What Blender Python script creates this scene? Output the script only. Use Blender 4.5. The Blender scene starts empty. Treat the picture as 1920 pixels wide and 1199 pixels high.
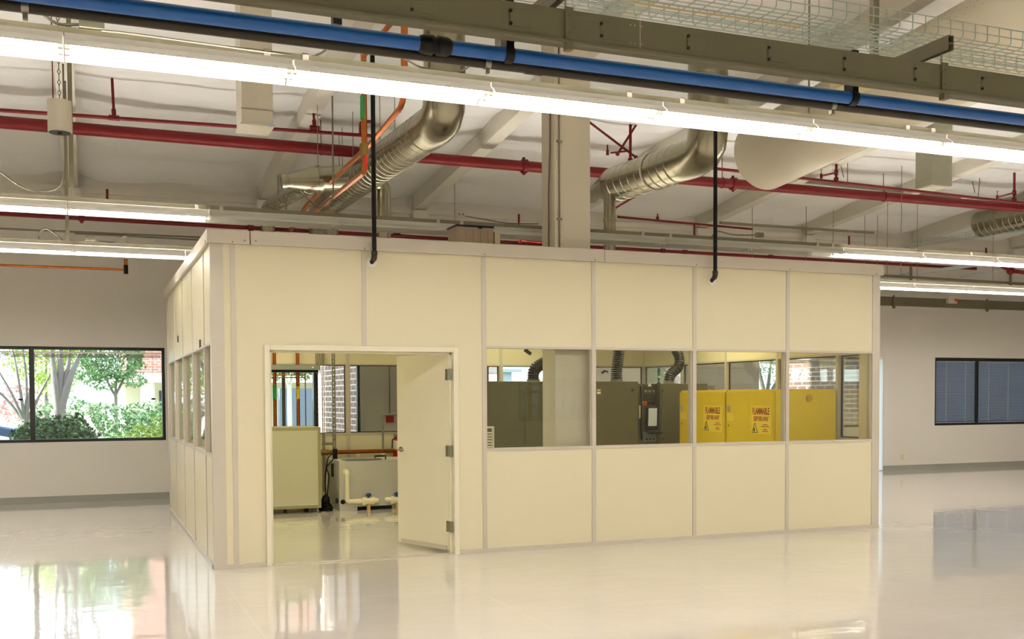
import bpy, math, random
from mathutils import Vector, Matrix, noise
rnd = random.Random(7)
sc = bpy.context.scene
col = sc.collection
R_ = math.radians

# ------------------------------------------------------------------ camera
CX, CY, CZ = -1.0469, -9.8607, 1.5571
YAW, PIT, ROL, F, PPY = 0.38362, -0.03617, -0.00514, 1969.67, 817.82
_fw = Vector((math.sin(YAW)*math.cos(PIT), math.cos(YAW)*math.cos(PIT), math.sin(PIT)))
_rt = Vector((math.cos(YAW), -math.sin(YAW), 0)); _up = _rt.cross(_fw)
_R = math.cos(ROL)*_rt + math.sin(ROL)*_up
_U = -math.sin(ROL)*_rt + math.cos(ROL)*_up
cam_d = bpy.data.cameras.new('camera'); cam = bpy.data.objects.new('camera', cam_d); col.objects.link(cam)
cam.matrix_world = Matrix(((_R.x, _U.x, -_fw.x, CX), (_R.y, _U.y, -_fw.y, CY), (_R.z, _U.z, -_fw.z, CZ), (0, 0, 0, 1)))
cam_d.sensor_width = 36; cam_d.lens = F/1920*36; cam_d.shift_y = (PPY-599.5)/1920
cam_d.clip_start = 0.05; cam_d.clip_end = 500
sc.camera = cam

def P(x, y, X=None, Y=None, Z=None, roof=None):
    """real-world point that a measured sight line meets on a known plane of the room"""
    d = _fw + _R*(x-960)/F - _U*(y-PPY)/F
    C = Vector((CX, CY, CZ))
    if X is not None: t = (X-CX)/d.x
    elif Y is not None: t = (Y-CY)/d.y
    elif Z is not None: t = (Z-CZ)/d.z
    else: t = (5.5-roof-0.1*CY-CZ)/(d.z+0.1*d.y)
    return C + d*t

# ------------------------------------------------------------------ materials
def lin(c):
    return tuple(((v/255)/12.92 if v/255 <= 0.04045 else ((v/255+0.055)/1.055)**2.4) for v in c)
MT = {}
def mat(name, rgb, rough=0.5, metal=0.0, var=0.0, scale=3.0, bump=0.0, bscale=20, spec=0.5, coat=0.0, rgb2=None):
    if name in MT: return MT[name]
    m = bpy.data.materials.new(name); m.use_nodes = True
    nt = m.node_tree; b = nt.nodes['Principled BSDF']
    c = lin(rgb)
    b.inputs['Roughness'].default_value = rough; b.inputs['Metallic'].default_value = metal
    b.inputs['Specular IOR Level'].default_value = spec
    b.inputs['Coat Weight'].default_value = coat
    tc = nt.nodes.new('ShaderNodeTexCoord')
    n = nt.nodes.new('ShaderNodeTexNoise'); n.inputs['Scale'].default_value = scale; n.inputs['Detail'].default_value = 4
    nt.links.new(tc.outputs['Object'], n.inputs['Vector'])
    mx = nt.nodes.new('ShaderNodeMix'); mx.data_type = 'RGBA'
    c2 = lin(rgb2) if rgb2 else tuple(v*(1-var) for v in c)
    mx.inputs['A'].default_value = (*c, 1); mx.inputs['B'].default_value = (*c2, 1)
    nt.links.new(n.outputs['Fac'], mx.inputs['Factor']); nt.links.new(mx.outputs['Result'], b.inputs['Base Color'])
    if bump:
        n2 = nt.nodes.new('ShaderNodeTexNoise'); n2.inputs['Scale'].default_value = bscale; n2.inputs['Detail'].default_value = 3
        nt.links.new(tc.outputs['Object'], n2.inputs['Vector'])
        bp = nt.nodes.new('ShaderNodeBump'); bp.inputs['Strength'].default_value = bump; bp.inputs['Distance'].default_value = 0.02
        nt.links.new(n2.outputs['Fac'], bp.inputs['Height']); nt.links.new(bp.outputs['Normal'], b.inputs['Normal'])
    MT[name] = m; return m

panel = mat('cream_panel', (216, 206, 173), 0.38, var=0.03, scale=1.2)
panel_in = panel
alu = mat('pale_aluminium', (196, 187, 170), 0.38, 0.15, var=0.04)
white_p = mat('white_paint', (226, 220, 208), 0.45, var=0.03)
doorm = mat('door_paint', (224, 217, 190), 0.4, var=0.02)
steel = mat('brushed_steel', (150, 145, 130), 0.32, 0.9, var=0.2)
wallm = mat('wall_paint', (206, 200, 188), 0.55, var=0.03, bump=0.03, bscale=60)
colm = mat('column_paint', (202, 193, 172), 0.5, var=0.03)
rafm = mat('rafter_paint', (208, 203, 188), 0.6, var=0.06)
galv = mat('galvanised_strut', (132, 126, 104), 0.5, 0.35, var=0.25, scale=15)
ductm = mat('spiral_duct_metal', (160, 155, 132), 0.25, 0.95, var=0.2, scale=9)
ductw = mat('white_duct_fabric', (215, 206, 184), 0.75, var=0.05, bump=0.1, bscale=14)
busm = mat('busway_paint', (92, 87, 60), 0.5, var=0.05)
bluem = mat('blue_pipe', (0, 80, 152), 0.3, var=0.04)
blackm = mat('black_plastic', (13, 11, 8), 0.5, var=0.1, spec=.25)
blackpipe = mat('black_pipe', (44, 37, 23), 0.4, var=0.1, spec=.3)
redm = mat('red_pipe_paint', (104, 6, 8), 0.45, var=0.1, spec=.3)
copper = mat('copper', (205, 120, 60), 0.25, 0.9, var=0.3, scale=12, rgb2=(150, 85, 40))
greenl = mat('green_label', (30, 140, 70), 0.5)
yellowl = mat('yellow_label', (215, 180, 30), 0.5)
housing = mat('light_housing_white', (226, 218, 202), 0.5, var=0.02)
reflw = mat('reflector_white', (240, 238, 230), 0.35)
refg = mat('unlit_reflector', (190, 190, 178), 0.3, 0.3)
tubeoff = mat('unlit_tube', (215, 215, 208), 0.3)
grey = mat('grey_paint', (120, 122, 112), 0.5, var=0.05)
greyd = mat('dark_grey_paint', (70, 70, 62), 0.5, var=0.05)
basem = mat('baseboard_vinyl', (140, 138, 126), 0.5, var=0.05)
frameb = mat('black_window_frame', (26, 22, 18), 0.35, 0.2)
yel = mat('yellow_cabinet', (222, 192, 0), 0.35, var=0.05, scale=2)
machm = mat('machine_olive', (88, 84, 58), 0.45, var=0.05)
machd = mat('machine_dark', (50, 47, 36), 0.45, var=0.05)
chill = mat('chiller_panel', (198, 194, 164), 0.5, var=0.03)
tankm = mat('tank_plastic', (196, 194, 182), 0.4, var=0.04)
pvc = mat('cream_pvc', (232, 224, 190), 0.35)
wood = mat('pine_block', (222, 184, 130), 0.6, var=0.2)
bluek = mat('blue_knob', (30, 60, 110), 0.4)
tapebl = mat('navy_tape', (22, 26, 60), 0.5)
redx = mat('extinguisher_red', (200, 24, 18), 0.25)
labelw = mat('label_white', (225, 222, 210), 0.5)
redtxt = mat('sign_red', (150, 30, 14), 0.5)
blktxt = mat('sign_black', (35, 28, 8), 0.5)
signy = mat('sign_yellow', (236, 208, 50), 0.5)
screen = mat('grey_screen', (190, 196, 200), 0.2)
cable = mat('grey_cable', (112, 106, 88), 0.5)
chain = mat('chain_steel', (60, 54, 44), 0.4, 0.6)
wirem = mat('basket_zinc_wire', (168, 182, 172), 0.35, 0.6)
hosem = mat('black_flex_hose', (28, 24, 16), 0.35, var=0.2)
plate = mat('outlet_ivory', (205, 190, 140), 0.5)
concrete = mat('outdoor_concrete', (215, 210, 200), 0.8, var=0.1)
asphalt = mat('asphalt', (150, 150, 150), 0.9, var=0.15)
grass = mat('lawn', (120, 150, 80), 0.9, var=0.3, scale=1)
leafd = mat('leaf_dark', (60, 100, 40), 0.5, rgb2=(30, 66, 26), scale=2)
leafm = mat('leaf_mid', (128, 160, 104), 0.5, rgb2=(92, 132, 98), scale=2)
leafl = mat('leaf_light', (190, 205, 110), 0.5, rgb2=(140, 170, 70), scale=2)
leafr = mat('leaf_red', (190, 110, 110), 0.5, rgb2=(200, 150, 150), scale=2)
bark = mat('bark_grey', (128, 122, 120), 0.8, var=0.3, scale=8)
stucco = mat('stucco_band', (205, 198, 185), 0.8)
darkglass = mat('dark_glass', (60, 70, 85), 0.1)
carp = mat('car_silver', (170, 180, 195), 0.25, 0.5)
carb = mat('car_blue', (60, 80, 120), 0.25, 0.4)
tyre = mat('tyre', (30, 30, 30), 0.8)
hvac = mat('hvac_white_metal', (205, 198, 178), 0.5, var=0.04)
hvacg = mat('hvac_galvanised', (160, 158, 138), 0.4, 0.4, var=0.2, scale=6)
blindm = mat('blind_slat', (150, 156, 170), 0.5)
_t = blindm.node_tree.nodes.new('ShaderNodeBsdfTranslucent'); _t.inputs[0].default_value = (.45, .5, .6, 1)
_m = blindm.node_tree.nodes.new('ShaderNodeMixShader'); _m.inputs[0].default_value = .45
blindm.node_tree.links.new(blindm.node_tree.nodes['Principled BSDF'].outputs[0], _m.inputs[1]); blindm.node_tree.links.new(_t.outputs[0], _m.inputs[2])
blindm.node_tree.links.new(_m.outputs[0], blindm.node_tree.nodes['Material Output'].inputs[0])
speakw = mat('speaker_white', (206, 198, 180), 0.5)
tanbox = mat('tan_enclosure', (160, 138, 112), 0.5)

def brick_mat(name, c1, c2, mortar, w=0.32, h=0.1, m=0.012, axis='Y'):
    mm = bpy.data.materials.new(name); mm.use_nodes = True; nt = mm.node_tree; b = nt.nodes['Principled BSDF']
    b.inputs['Roughness'].default_value = 0.85
    g = nt.nodes.new('ShaderNodeNewGeometry'); s = nt.nodes.new('ShaderNodeSeparateXYZ'); c = nt.nodes.new('ShaderNodeCombineXYZ')
    nt.links.new(g.outputs['Position'], s.inputs[0])
    nt.links.new(s.outputs[axis], c.inputs['X']); nt.links.new(s.outputs['Z'], c.inputs['Y'])
    br = nt.nodes.new('ShaderNodeTexBrick'); br.inputs['Scale'].default_value = 1.0
    br.inputs['Brick Width'].default_value = w; br.inputs['Row Height'].default_value = h; br.inputs['Mortar Size'].default_value = m
    br.inputs['Color1'].default_value = (*lin(c1), 1); br.inputs['Color2'].default_value = (*lin(c2), 1); br.inputs['Mortar'].default_value = (*lin(mortar), 1)
    nt.links.new(c.outputs[0], br.inputs['Vector']); nt.links.new(br.outputs['Color'], b.inputs['Base Color'])
    return mm
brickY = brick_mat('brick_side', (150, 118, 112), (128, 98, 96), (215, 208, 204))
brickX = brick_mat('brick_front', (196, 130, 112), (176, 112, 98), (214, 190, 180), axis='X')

def glass_mat(name, tint, refl=1.0):
    m = bpy.data.materials.new(name); m.use_nodes = True; nt = m.node_tree
    for n in list(nt.nodes): nt.nodes.remove(n)
    o = nt.nodes.new('ShaderNodeOutputMaterial'); mx = nt.nodes.new('ShaderNodeMixShader')
    t = nt.nodes.new('ShaderNodeBsdfTransparent'); t.inputs[0].default_value = (*tint, 1)
    g = nt.nodes.new('ShaderNodeBsdfGlossy'); g.inputs['Roughness'].default_value = 0.0
    f = nt.nodes.new('ShaderNodeFresnel'); f.inputs[0].default_value = 1.5
    k = nt.nodes.new('ShaderNodeMath'); k.operation = 'MULTIPLY'; k.inputs[1].default_value = refl; k.use_clamp = True
    nt.links.new(f.outputs[0], k.inputs[0]); nt.links.new(k.outputs[0], mx.inputs[0])
    nt.links.new(t.outputs[0], mx.inputs[1]); nt.links.new(g.outputs[0], mx.inputs[2]); nt.links.new(mx.outputs[0], o.inputs[0])
    return m
frosted = bpy.data.materials.new('frosted_glass'); frosted.use_nodes = True
_n = frosted.node_tree; _t = _n.nodes.new('ShaderNodeBsdfTranslucent'); _t.inputs[0].default_value = (.88, .93, .97, 1)
_m = _n.nodes.new('ShaderNodeMixShader'); _m.inputs[0].default_value = .8
_n.links.new(_n.nodes['Principled BSDF'].outputs[0], _m.inputs[1]); _n.links.new(_t.outputs[0], _m.inputs[2]); _n.links.new(_m.outputs[0], _n.nodes['Material Output'].inputs[0])
glassm = glass_mat('window_glass', (0.93, 0.96, 0.96))
boothg = glass_mat('booth_glass', (0.96, 0.97, 0.94), 0.6)
frontg = glass_mat('tinted_window_glass', (0.3, 0.34, 0.38))

def emis(name, rgb, s):
    m = bpy.data.materials.new(name); m.use_nodes = True; nt = m.node_tree; b = nt.nodes['Principled BSDF']
    b.inputs['Base Color'].default_value = (*rgb, 1)
    b.inputs['Emission Color'].default_value = (*rgb, 1); b.inputs['Emission Strength'].default_value = s
    return m
TUBE = emis('lit_tube', (1.0, 0.962, 0.922), 34.0)
TROF = emis('lit_diffuser', (1.0, 0.93, 0.60), 10.0)
screen_lit = emis('lit_touchscreen', (0.42, 0.46, 0.48), 0.08)
exitg = emis('green_led', (0.1, 1.0, 0.35), 2.0)

# floor
fm = bpy.data.materials.new('waxed_vinyl_tile'); fm.use_nodes = True
nt = fm.node_tree; b = nt.nodes['Principled BSDF']
b.inputs['Specular IOR Level'].default_value = 0.55; b.inputs['Coat Weight'].default_value = 0.6; b.inputs['Coat Roughness'].default_value = 0.02
g = nt.nodes.new('ShaderNodeNewGeometry')
br = nt.nodes.new('ShaderNodeTexBrick'); br.offset = 0.0
br.inputs['Scale'].default_value = 1.0; br.inputs['Brick Width'].default_value = 1.83; br.inputs['Row Height'].default_value = 1.83; br.inputs['Mortar Size'].default_value = 0.004
nt.links.new(g.outputs['Position'], br.inputs['Vector'])
n1 = nt.nodes.new('ShaderNodeTexNoise'); n1.inputs['Scale'].default_value = 90; n1.inputs['Detail'].default_value = 3
n3 = nt.nodes.new('ShaderNodeTexNoise'); n3.inputs['Scale'].default_value = 0.7; n3.inputs['Detail'].default_value = 3
nt.links.new(g.outputs['Position'], n1.inputs['Vector']); nt.links.new(g.outputs['Position'], n3.inputs['Vector'])
ad = nt.nodes.new('ShaderNodeMath'); ad.operation = 'ADD'; nt.links.new(n1.outputs['Fac'], ad.inputs[0]); nt.links.new(n3.outputs['Fac'], ad.inputs[1])
rp = nt.nodes.new('ShaderNodeMapRange'); rp.inputs['From Min'].default_value = 0.6; rp.inputs['From Max'].default_value = 1.4
nt.links.new(ad.outputs[0], rp.inputs['Value'])
mx = nt.nodes.new('ShaderNodeMix'); mx.data_type = 'RGBA'
mx.inputs['A'].default_value = (*lin((216, 208, 198)), 1); mx.inputs['B'].default_value = (*lin((232, 225, 217)), 1)
nt.links.new(rp.outputs[0], mx.inputs['Factor'])
mx2 = nt.nodes.new('ShaderNodeMix'); mx2.data_type = 'RGBA'; mx2.inputs['B'].default_value = (*lin((232, 226, 212)), 1)
nt.links.new(mx.outputs['Result'], mx2.inputs['A']); nt.links.new(br.outputs['Fac'], mx2.inputs['Factor']); nt.links.new(mx2.outputs['Result'], b.inputs['Base Color'])
b.inputs['Roughness'].default_value = 0.09
mp = nt.nodes.new('ShaderNodeMapping'); mp.inputs['Scale'].default_value = (2.5, 3.0, 1)
nt.links.new(g.outputs['Position'], mp.inputs['Vector'])
n2 = nt.nodes.new('ShaderNodeTexNoise'); n2.inputs['Scale'].default_value = 1.6; n2.inputs['Detail'].default_value = 2
nt.links.new(mp.outputs[0], n2.inputs['Vector'])
bp = nt.nodes.new('ShaderNodeBump'); bp.inputs['Strength'].default_value = 0.06; bp.inputs['Distance'].default_value = 0.02
nt.links.new(n2.outputs['Fac'], bp.inputs['Height']); nt.links.new(bp.outputs['Normal'], b.inputs['Normal']); nt.links.new(bp.outputs['Normal'], b.inputs['Coat Normal'])
# insulation
insul = mat('white_vinyl_insulation', (234, 233, 228), 0.38, var=0.05, scale=1.5, bump=1.0, bscale=2.6)

# ------------------------------------------------------------------ mesh helpers
def wloc(o):
    v = Vector((0, 0, 0))
    while o is not None: v = v + o.location; o = o.parent
    return v
class MB:
    def __init__(s): s.v = []; s.f = []; s.sm = []; s.mi = []; s.cm = 0
    def add(s, vs, fs, smooth=False):
        o = len(s.v); s.v += [Vector(q) for q in vs]
        for f in fs: s.f.append([o+i for i in f]); s.sm.append(smooth); s.mi.append(s.cm)
        return s
    def m(s, i): s.cm = i; return s
    def box(s, x0, x1, y0, y1, z0, z1):
        if x0 > x1: x0, x1 = x1, x0
        if y0 > y1: y0, y1 = y1, y0
        if z0 > z1: z0, z1 = z1, z0
        return s.add([(x0,y0,z0),(x1,y0,z0),(x1,y1,z0),(x0,y1,z0),(x0,y0,z1),(x1,y0,z1),(x1,y1,z1),(x0,y1,z1)],
                     [(0,3,2,1),(4,5,6,7),(0,1,5,4),(1,2,6,5),(2,3,7,6),(3,0,4,7)])
    def obox(s, c, ax, ay, az):
        c, ax, ay, az = map(Vector, (c, ax, ay, az))
        vs = [c+i*ax+j*ay+k*az for k in (-1, 1) for j in (-1, 1) for i in (-1, 1)]
        return s.add(vs, [(0,2,3,1),(4,5,7,6),(0,1,5,4),(1,3,7,5),(3,2,6,7),(2,0,4,6)])
    def bar(s, p0, p1, w, h, up=(0, 0, 1)):
        p0, p1 = Vector(p0), Vector(p1); d = (p1-p0); L = d.length; d.normalize()
        up = Vector(up); sd = d.cross(up)
        if sd.length < 1e-4: sd = d.cross(Vector((1, 0, 0)))
        sd.normalize(); u = sd.cross(d)
        return s.obox((p0+p1)/2, d*L/2, sd*w/2, u*h/2)
    def tube(s, pts, r, seg=12, caps=True):
        pts = [Vector(p) for p in pts]; n = len(pts)
        rs = r if isinstance(r, (list, tuple)) else [r]*n
        t0 = (pts[1]-pts[0]).normalized(); a = Vector((0, 0, 1)) if abs(t0.z) < 0.9 else Vector((1, 0, 0))
        u = t0.cross(a).normalized(); vs = []; prev = t0
        for i in range(n):
            t = ((pts[min(i+1, n-1)]-pts[max(i-1, 0)])).normalized()
            q = prev.rotation_difference(t); u = q @ u; u = (u-t*u.dot(t)).normalized(); prev = t
            w = t.cross(u)
            for k in range(seg):
                an = 2*math.pi*k/seg; vs.append(pts[i]+(u*math.cos(an)+w*math.sin(an))*rs[i])
        fs = [(i*seg+k, i*seg+(k+1) % seg, (i+1)*seg+(k+1) % seg, (i+1)*seg+k) for i in range(n-1) for k in range(seg)]
        s.add(vs, fs, True)
        if caps:
            s.add(vs[:seg], [tuple(reversed(range(seg)))]); s.add(vs[-seg:], [tuple(range(seg))])
        return s
    def cyl(s, p0, p1, r, seg=16, r2=None, caps=True): return s.tube([p0, p1], [r, r if r2 is None else r2], seg, caps)
    def ball(s, c, r, sx=1, sy=1, sz=1, seg=12, rings=8):
        c = Vector(c); vs = []; fs = []
        for i in range(rings+1):
            th = math.pi*i/rings
            for k in range(seg):
                ph = 2*math.pi*k/seg
                vs.append(c+Vector((sx*r*math.sin(th)*math.cos(ph), sy*r*math.sin(th)*math.sin(ph), sz*r*math.cos(th))))
        for i in range(rings):
            for k in range(seg): fs.append((i*seg+k, (i+1)*seg+k, (i+1)*seg+(k+1) % seg, i*seg+(k+1) % seg))
        return s.add(vs, fs, True)
    def poly(s, pts, t):
        """flat polygon pts extruded by vector t"""
        n = len(pts); t = Vector(t); a = [Vector(p) for p in pts]; b2 = [p+t for p in a]
        return s.add(a+b2, [tuple(range(n)), tuple(reversed(range(n, 2*n)))]+[(i, i+n, (i+1) % n+n, (i+1) % n) for i in range(n)])
    def build(s, name, m, parent=None, bevel=0, origin=None):
        lo = [min(q[i] for q in s.v) for i in range(3)]; hi = [max(q[i] for q in s.v) for i in range(3)]
        if parent is not None: org = wloc(parent)
        else: org = Vector(origin) if origin else Vector(((lo[0]+hi[0])/2, (lo[1]+hi[1])/2, lo[2]))
        me = bpy.data.meshes.new(name); me.from_pydata([tuple(q-org) for q in s.v], [], s.f)
        ms = m if isinstance(m, (list, tuple)) else [m]
        for q in ms: me.materials.append(q)
        me.polygons.foreach_set('use_smooth', s.sm); me.polygons.foreach_set('material_index', s.mi); me.update()
        o = bpy.data.objects.new(name, me); col.objects.link(o)
        if parent is not None: o.parent = parent
        else: o.location = org
        if bevel:
            md = o.modifiers.new('bevel', 'BEVEL'); md.width = bevel; md.segments = 2; md.limit_method = 'ANGLE'
        return o
def tag(o, label, cat, group=None, kind=None):
    o['label'] = label; o['category'] = cat
    if group: o['group'] = group
    if kind: o['kind'] = kind
    return o
def thing(name, label, cat, loc, group=None):
    o = bpy.data.objects.new(name, None); o.empty_display_size = 0.1; col.objects.link(o); o.location = Vector(loc)
    return tag(o, label, cat, group)
def struct(o): o['kind'] = 'structure'; return o
def plabel(o, l): o['label'] = l; return o
def dup(o, off=None, parent=None, mats=None):
    c = o.copy(); col.objects.link(c)
    if parent is not None: c.parent = parent
    if off is not None: c.location = o.location+Vector(off)
    for ch in list(o.children): dup(ch, None, c)
    return c
def fillet(pts, rad, n=6):
    pts = [Vector(p) for p in pts]; out = [pts[0]]
    for i in range(1, len(pts)-1):
        a, b_, c = pts[i-1], pts[i], pts[i+1]; u = (a-b_); v = (c-b_)
        r = min(rad, u.length*0.49, v.length*0.49); p0 = b_+u.normalized()*r; p1 = b_+v.normalized()*r
        for k in range(n+1):
            t = k/n; out.append(p0*(1-t)**2+b_*2*t*(1-t)+p1*t*t)
    out.append(pts[-1]); return out
def resample(pts, step):
    pts = [Vector(p) for p in pts]; out = [pts[0]]; acc = 0
    for a, b_ in zip(pts, pts[1:]):
        L = (b_-a).length; d = step-acc
        while d <= L: out.append(a+(b_-a)*d/L); d += step
        acc = (acc+L) % step
    if (out[-1]-pts[-1]).length > 1e-3: out.append(pts[-1])
    return out
def spiral(pts, r, pitch=0.12, rib=0.006, seg=28, mb=None, caps=True):
    """round sheet-metal duct with raised seams"""
    mb = mb or MB()
    pp = [Vector(q) for q in pts]; path = []; rs = []
    for a, b_ in zip(pp, pp[1:]):
        d = (b_-a); L = d.length; d.normalize(); n = max(1, int(L/pitch))
        for i in range(n):
            t = L*i/n
            for dt, rr in ((0, r), (0.003, r+rib), (0.012, r+rib), (0.015, r), (0.028, r), (L/n-0.012, r)): path.append(a+d*(t+dt)); rs.append(rr)
    path.append(pp[-1]); rs.append(r)
    return mb.tube(path, rs, seg, caps)
def text_mesh(txt, size, m, parent, p, xdir, name, shear=0, sx=1, bold=0.0):
    cu = bpy.data.curves.new('t', 'FONT'); cu.body = txt; cu.size = size; cu.shear = shear; cu.offset = bold; cu.align_x = 'CENTER'; cu.extrude = 0.0005
    t = bpy.data.objects.new('t', cu); col.objects.link(t); bpy.context.view_layer.update()
    me = bpy.data.meshes.new_from_object(t.evaluated_get(bpy.context.evaluated_depsgraph_get()))
    bpy.data.objects.remove(t); me.name = name
    xd = Vector(xdir).normalized(); zd = Vector((0, 0, 1)); org = wloc(parent); nn = xd.cross(zd)
    for v in me.vertices: v.co = Vector(p)+xd*v.co.x*sx+zd*v.co.y+nn*v.co.z-org
    me.materials.clear(); me.materials.append(m)
    o = bpy.data.objects.new(name, me); col.objects.link(o); o.parent = parent; return o

# ================================================================== SETTING
XL, XR, YF, YB = -9.0, 24.0, -15.0, 7.5
struct(MB().add([(XL-.2, YF-.2, 0), (XR+.2, YF-.2, 0), (XR+.2, YB+.22, 0), (XL-.2, YB+.22, 0), (XL-.2, YF-.2, -.1), (XR+.2, YF-.2, -.1), (XR+.2, YB+.22, -.1), (XL-.2, YB+.22, -.1)],
     [(0,1,2,3),(7,6,5,4),(0,4,5,1),(1,5,6,2),(2,6,7,3),(3,7,4,0)]).build('floor', fm, origin=(0, 0, 0)))
# far wall with openings (x0, x1, z0, z1)
SILL, HEAD = 0.92, 2.37
openings = [(-6.6, 0.09, SILL, HEAD), (1.0, 3.22, SILL, HEAD), (5.5, 7.25, SILL, HEAD), (11.2, 13.93, SILL, HEAD), (14.06, 14.29, 0.0, HEAD), (15.66, 21.6, SILL, HEAD)]
mb = MB(); T = 0.2; x = XL
for (a, b_, z0, z1) in openings:
    mb.box(x, a, YB, YB+T, 0, 6.4)
    if z0 > 0: mb.box(a, b_, YB, YB+T, 0, z0)
    mb.box(a, b_, YB, YB+T, z1, 6.4); x = b_
mb.box(x, XR, YB, YB+T, 0, 6.4)
struct(mb.build('wall_back', wallm, origin=(0, YB, 0)))
struct(MB().box(XL-.2, XL, YF, YB+T, 0, 8.2).build('wall_left', wallm))
struct(MB().box(XR, XR+.2, YF, YB+T, 0, 8.2).build('wall_right', wallm))
mb = MB(); x = XL                                       # wall behind the viewer, with its own windows
front_open = [(-6.5, -3.6), (9.2, 11.2)]
for a, b_ in front_open:
    mb.box(x, a, YF-.2, YF, 0, 8.2); mb.box(a, b_, YF-.2, YF, 0, .95); mb.box(a, b_, YF-.2, YF, 2.05, 8.2); x = b_
mb.box(x, XR, YF-.2, YF, 0, 8.2)
struct(mb.build('wall_front', wallm, origin=(0, YF, 0)))
for i, (a, b_) in enumerate(front_open):
    m2 = MB()
    for q in [a+.03+(b_-a-.06)*k/6 for k in range(7)]: m2.box(q-.05, q+.05, YF-.12, YF-.06, .95, 2.05)
    for z in (.98, 1.35, 1.7, 2.02): m2.box(a, b_, YF-.12, YF-.06, z-.03, z+.03)
    w = struct(m2.build('window_%d' % (i+20), frameb))
    pn = MB().box(a, b_, YF-.1, YF-.094, .95, 2.05).build('pane', frontg, w)
mb = MB()
for y0, y1 in ((YB-.012, YB),):
    x = XL
    for (a, b_, z0, z1) in openings:
        if z0 == 0: mb.box(x, a, y0, y1, 0, .1); x = b_
    mb.box(x, XR, y0, y1, 0, .1)
struct(mb.build('baseboard_back', basem, origin=(0, YB, 0)))
struct(MB().box(XL, XL+.012, YF, YB-.012, 0, .1).build('baseboard_left', basem))

# roof insulation: sheets sagging between purlins and wrinkled
NX, NY = 300, 150
vs = []; fs = []
for j in range(NY+1):
    y = YF-.2+(YB+T+.2-YF)*j/NY
    for i in range(NX+1):
        x = XL-.2+(XR-XL+.4)*i/NX
        ph = ((y-0.9)/1.42) % 1.0; s_ = abs(math.sin(math.pi*ph))
        ph2 = ((x+1.22)/2.72) % 1.0; e_ = min(1, 6*min(ph2, 1-ph2))
        z = 5.76-0.1*y-0.09*s_**0.6*e_ + 0.05*noise.noise(Vector((x*.9, y*1.6, 0)))+.018*abs(noise.noise(Vector((x*1.5+y*2, y*3-x, 9))))+0.02*noise.noise(Vector((x*3, y*2.2, 5)))*s_
        vs.append((x, y, z))
for j in range(NY):
    for i in range(NX):
        a = j*(NX+1)+i; fs.append((a, a+NX+1, a+NX+2, a+1))
mb = MB(); mb.add(vs, fs, True)
mb.add([(XL-.2, YF-.2, 7.5), (XR+.2, YF-.2, 7.5), (XR+.2, YB+T, 5.2), (XL-.2, YB+T, 5.2)], [(0, 1, 2, 3)])
struct(mb.build('ceiling', insul, origin=(0, 0, 5.5)))

# rafters
for i in range(-3, 9):
    xc = {0: -1.22, 1: 1.67, 2: 4.26, 3: 7.05, 4: 9.84, 5: 12.3}.get(i, 1.5+2.72*(i-1))
    if xc < XL or xc > XR: continue
    m_ = MB(); w = .10
    m_.obox((xc, (YF+YB)/2, 5.66-0.1*(YF+YB)/2), (w, 0, 0), (0, (YB-YF)/2, -0.1*(YB-YF)/2), (0, 0, .15))
    m_.box(xc-.14, xc+.14, YB-.16, YB-.004, 4.55, 4.75)
    tagname = {0: 'painted roof rafter over the hanging round speaker', 1: 'painted roof rafter left of the reducing duct', 2: 'painted roof rafter between the big duct and the column',
               3: 'painted roof rafter rising behind the wire tray', 4: 'painted roof rafter under the white fabric duct', 5: 'painted roof rafter right of the white fabric duct'}.get(i, 'painted roof rafter at the far side of the hall')
    o = m_.build('roof_rafter', rafm); tag(o, tagname, 'rafter', 'sloping roof rafters')
# roof wall band: trim at eave
struct(MB().box(XL, XR, YB-.05, YB, 4.70, 4.80).build('trim_1', rafm, origin=(0, YB, 4.7)))

# ---- windows of the far wall
def window(n, a, b_, z0, z1, mulls, y=YB+.06):
    m_ = MB(); t = .045; d = .09
    m_.box(a, b_, y, y+d, z0, z0+t); m_.box(a, b_, y, y+d, z1-t, z1)
    m_.box(a, a+t, y, y+d, z0+t, z1-t); m_.box(b_-t, b_, y, y+d, z0+t, z1-t)
    for q in mulls: m_.box(q-.035, q+.035, y-.03, y+d, z0+t, z1-t)
    w = struct(m_.build('window_%d' % n, frameb))
    xs = [a]+list(mulls)+[b_]
    for p, q in zip(xs, xs[1:]): MB().box(p+.04, q-.04, y+.045, y+.051, z0+t, z1-t).build('pane', glassm, w)
    return w
def blind_raised(n_, a, b_, z1, label):
    o = thing('window_blind', label, 'blind', ((a+b_)/2, YB+.03, z1-.14), 'raised blinds')
    MB().box(a, b_, YB+.012, YB+.05, z1-.07, z1-.045).build('headrail', white_p, o)
    m_ = MB()
    for i in range(7): m_.box(a, b_, YB+.01, YB+.05, z1-.085-.008*i, z1-.081-.008*i)
    m_.build('slats', grey, o)
    MB().cyl((b_-.12, YB+.02, z1-.1), (b_-.12, YB+.02, z1-.75), .003, 6).build('cord', white_p, o)
    MB().ball((b_-.12, YB+.02, z1-.77), .03, 1.2, .6, .5).build('cord_tassel', blackm, o)
    return o
window(1, *openings[0], [-1.82, -3.6, -5.3]); window(2, *openings[1], [2.47]); window(3, *openings[2], []); window(4, *openings[3], [])
struct(MB().box(14.06, 14.29, YB+.1, YB+.13, 0, .02).build('trim_2', alu))
o = thing('glazed_sidelight', 'narrow floor to head frosted glass strip beside the right end of the cleanroom booth', 'window', (14.1, YB+.1, 0)); o['kind'] = 'structure'; o.name = 'window_5'
del o['category']
MB().box(14.06, 14.29, YB+.005, YB+.06, HEAD-.05, HEAD).build('frame', white_p, o)
MB().box(14.06, 14.29, YB+.01, YB+.016, .02, HEAD-.05).build('pane', frosted, o)
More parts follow.
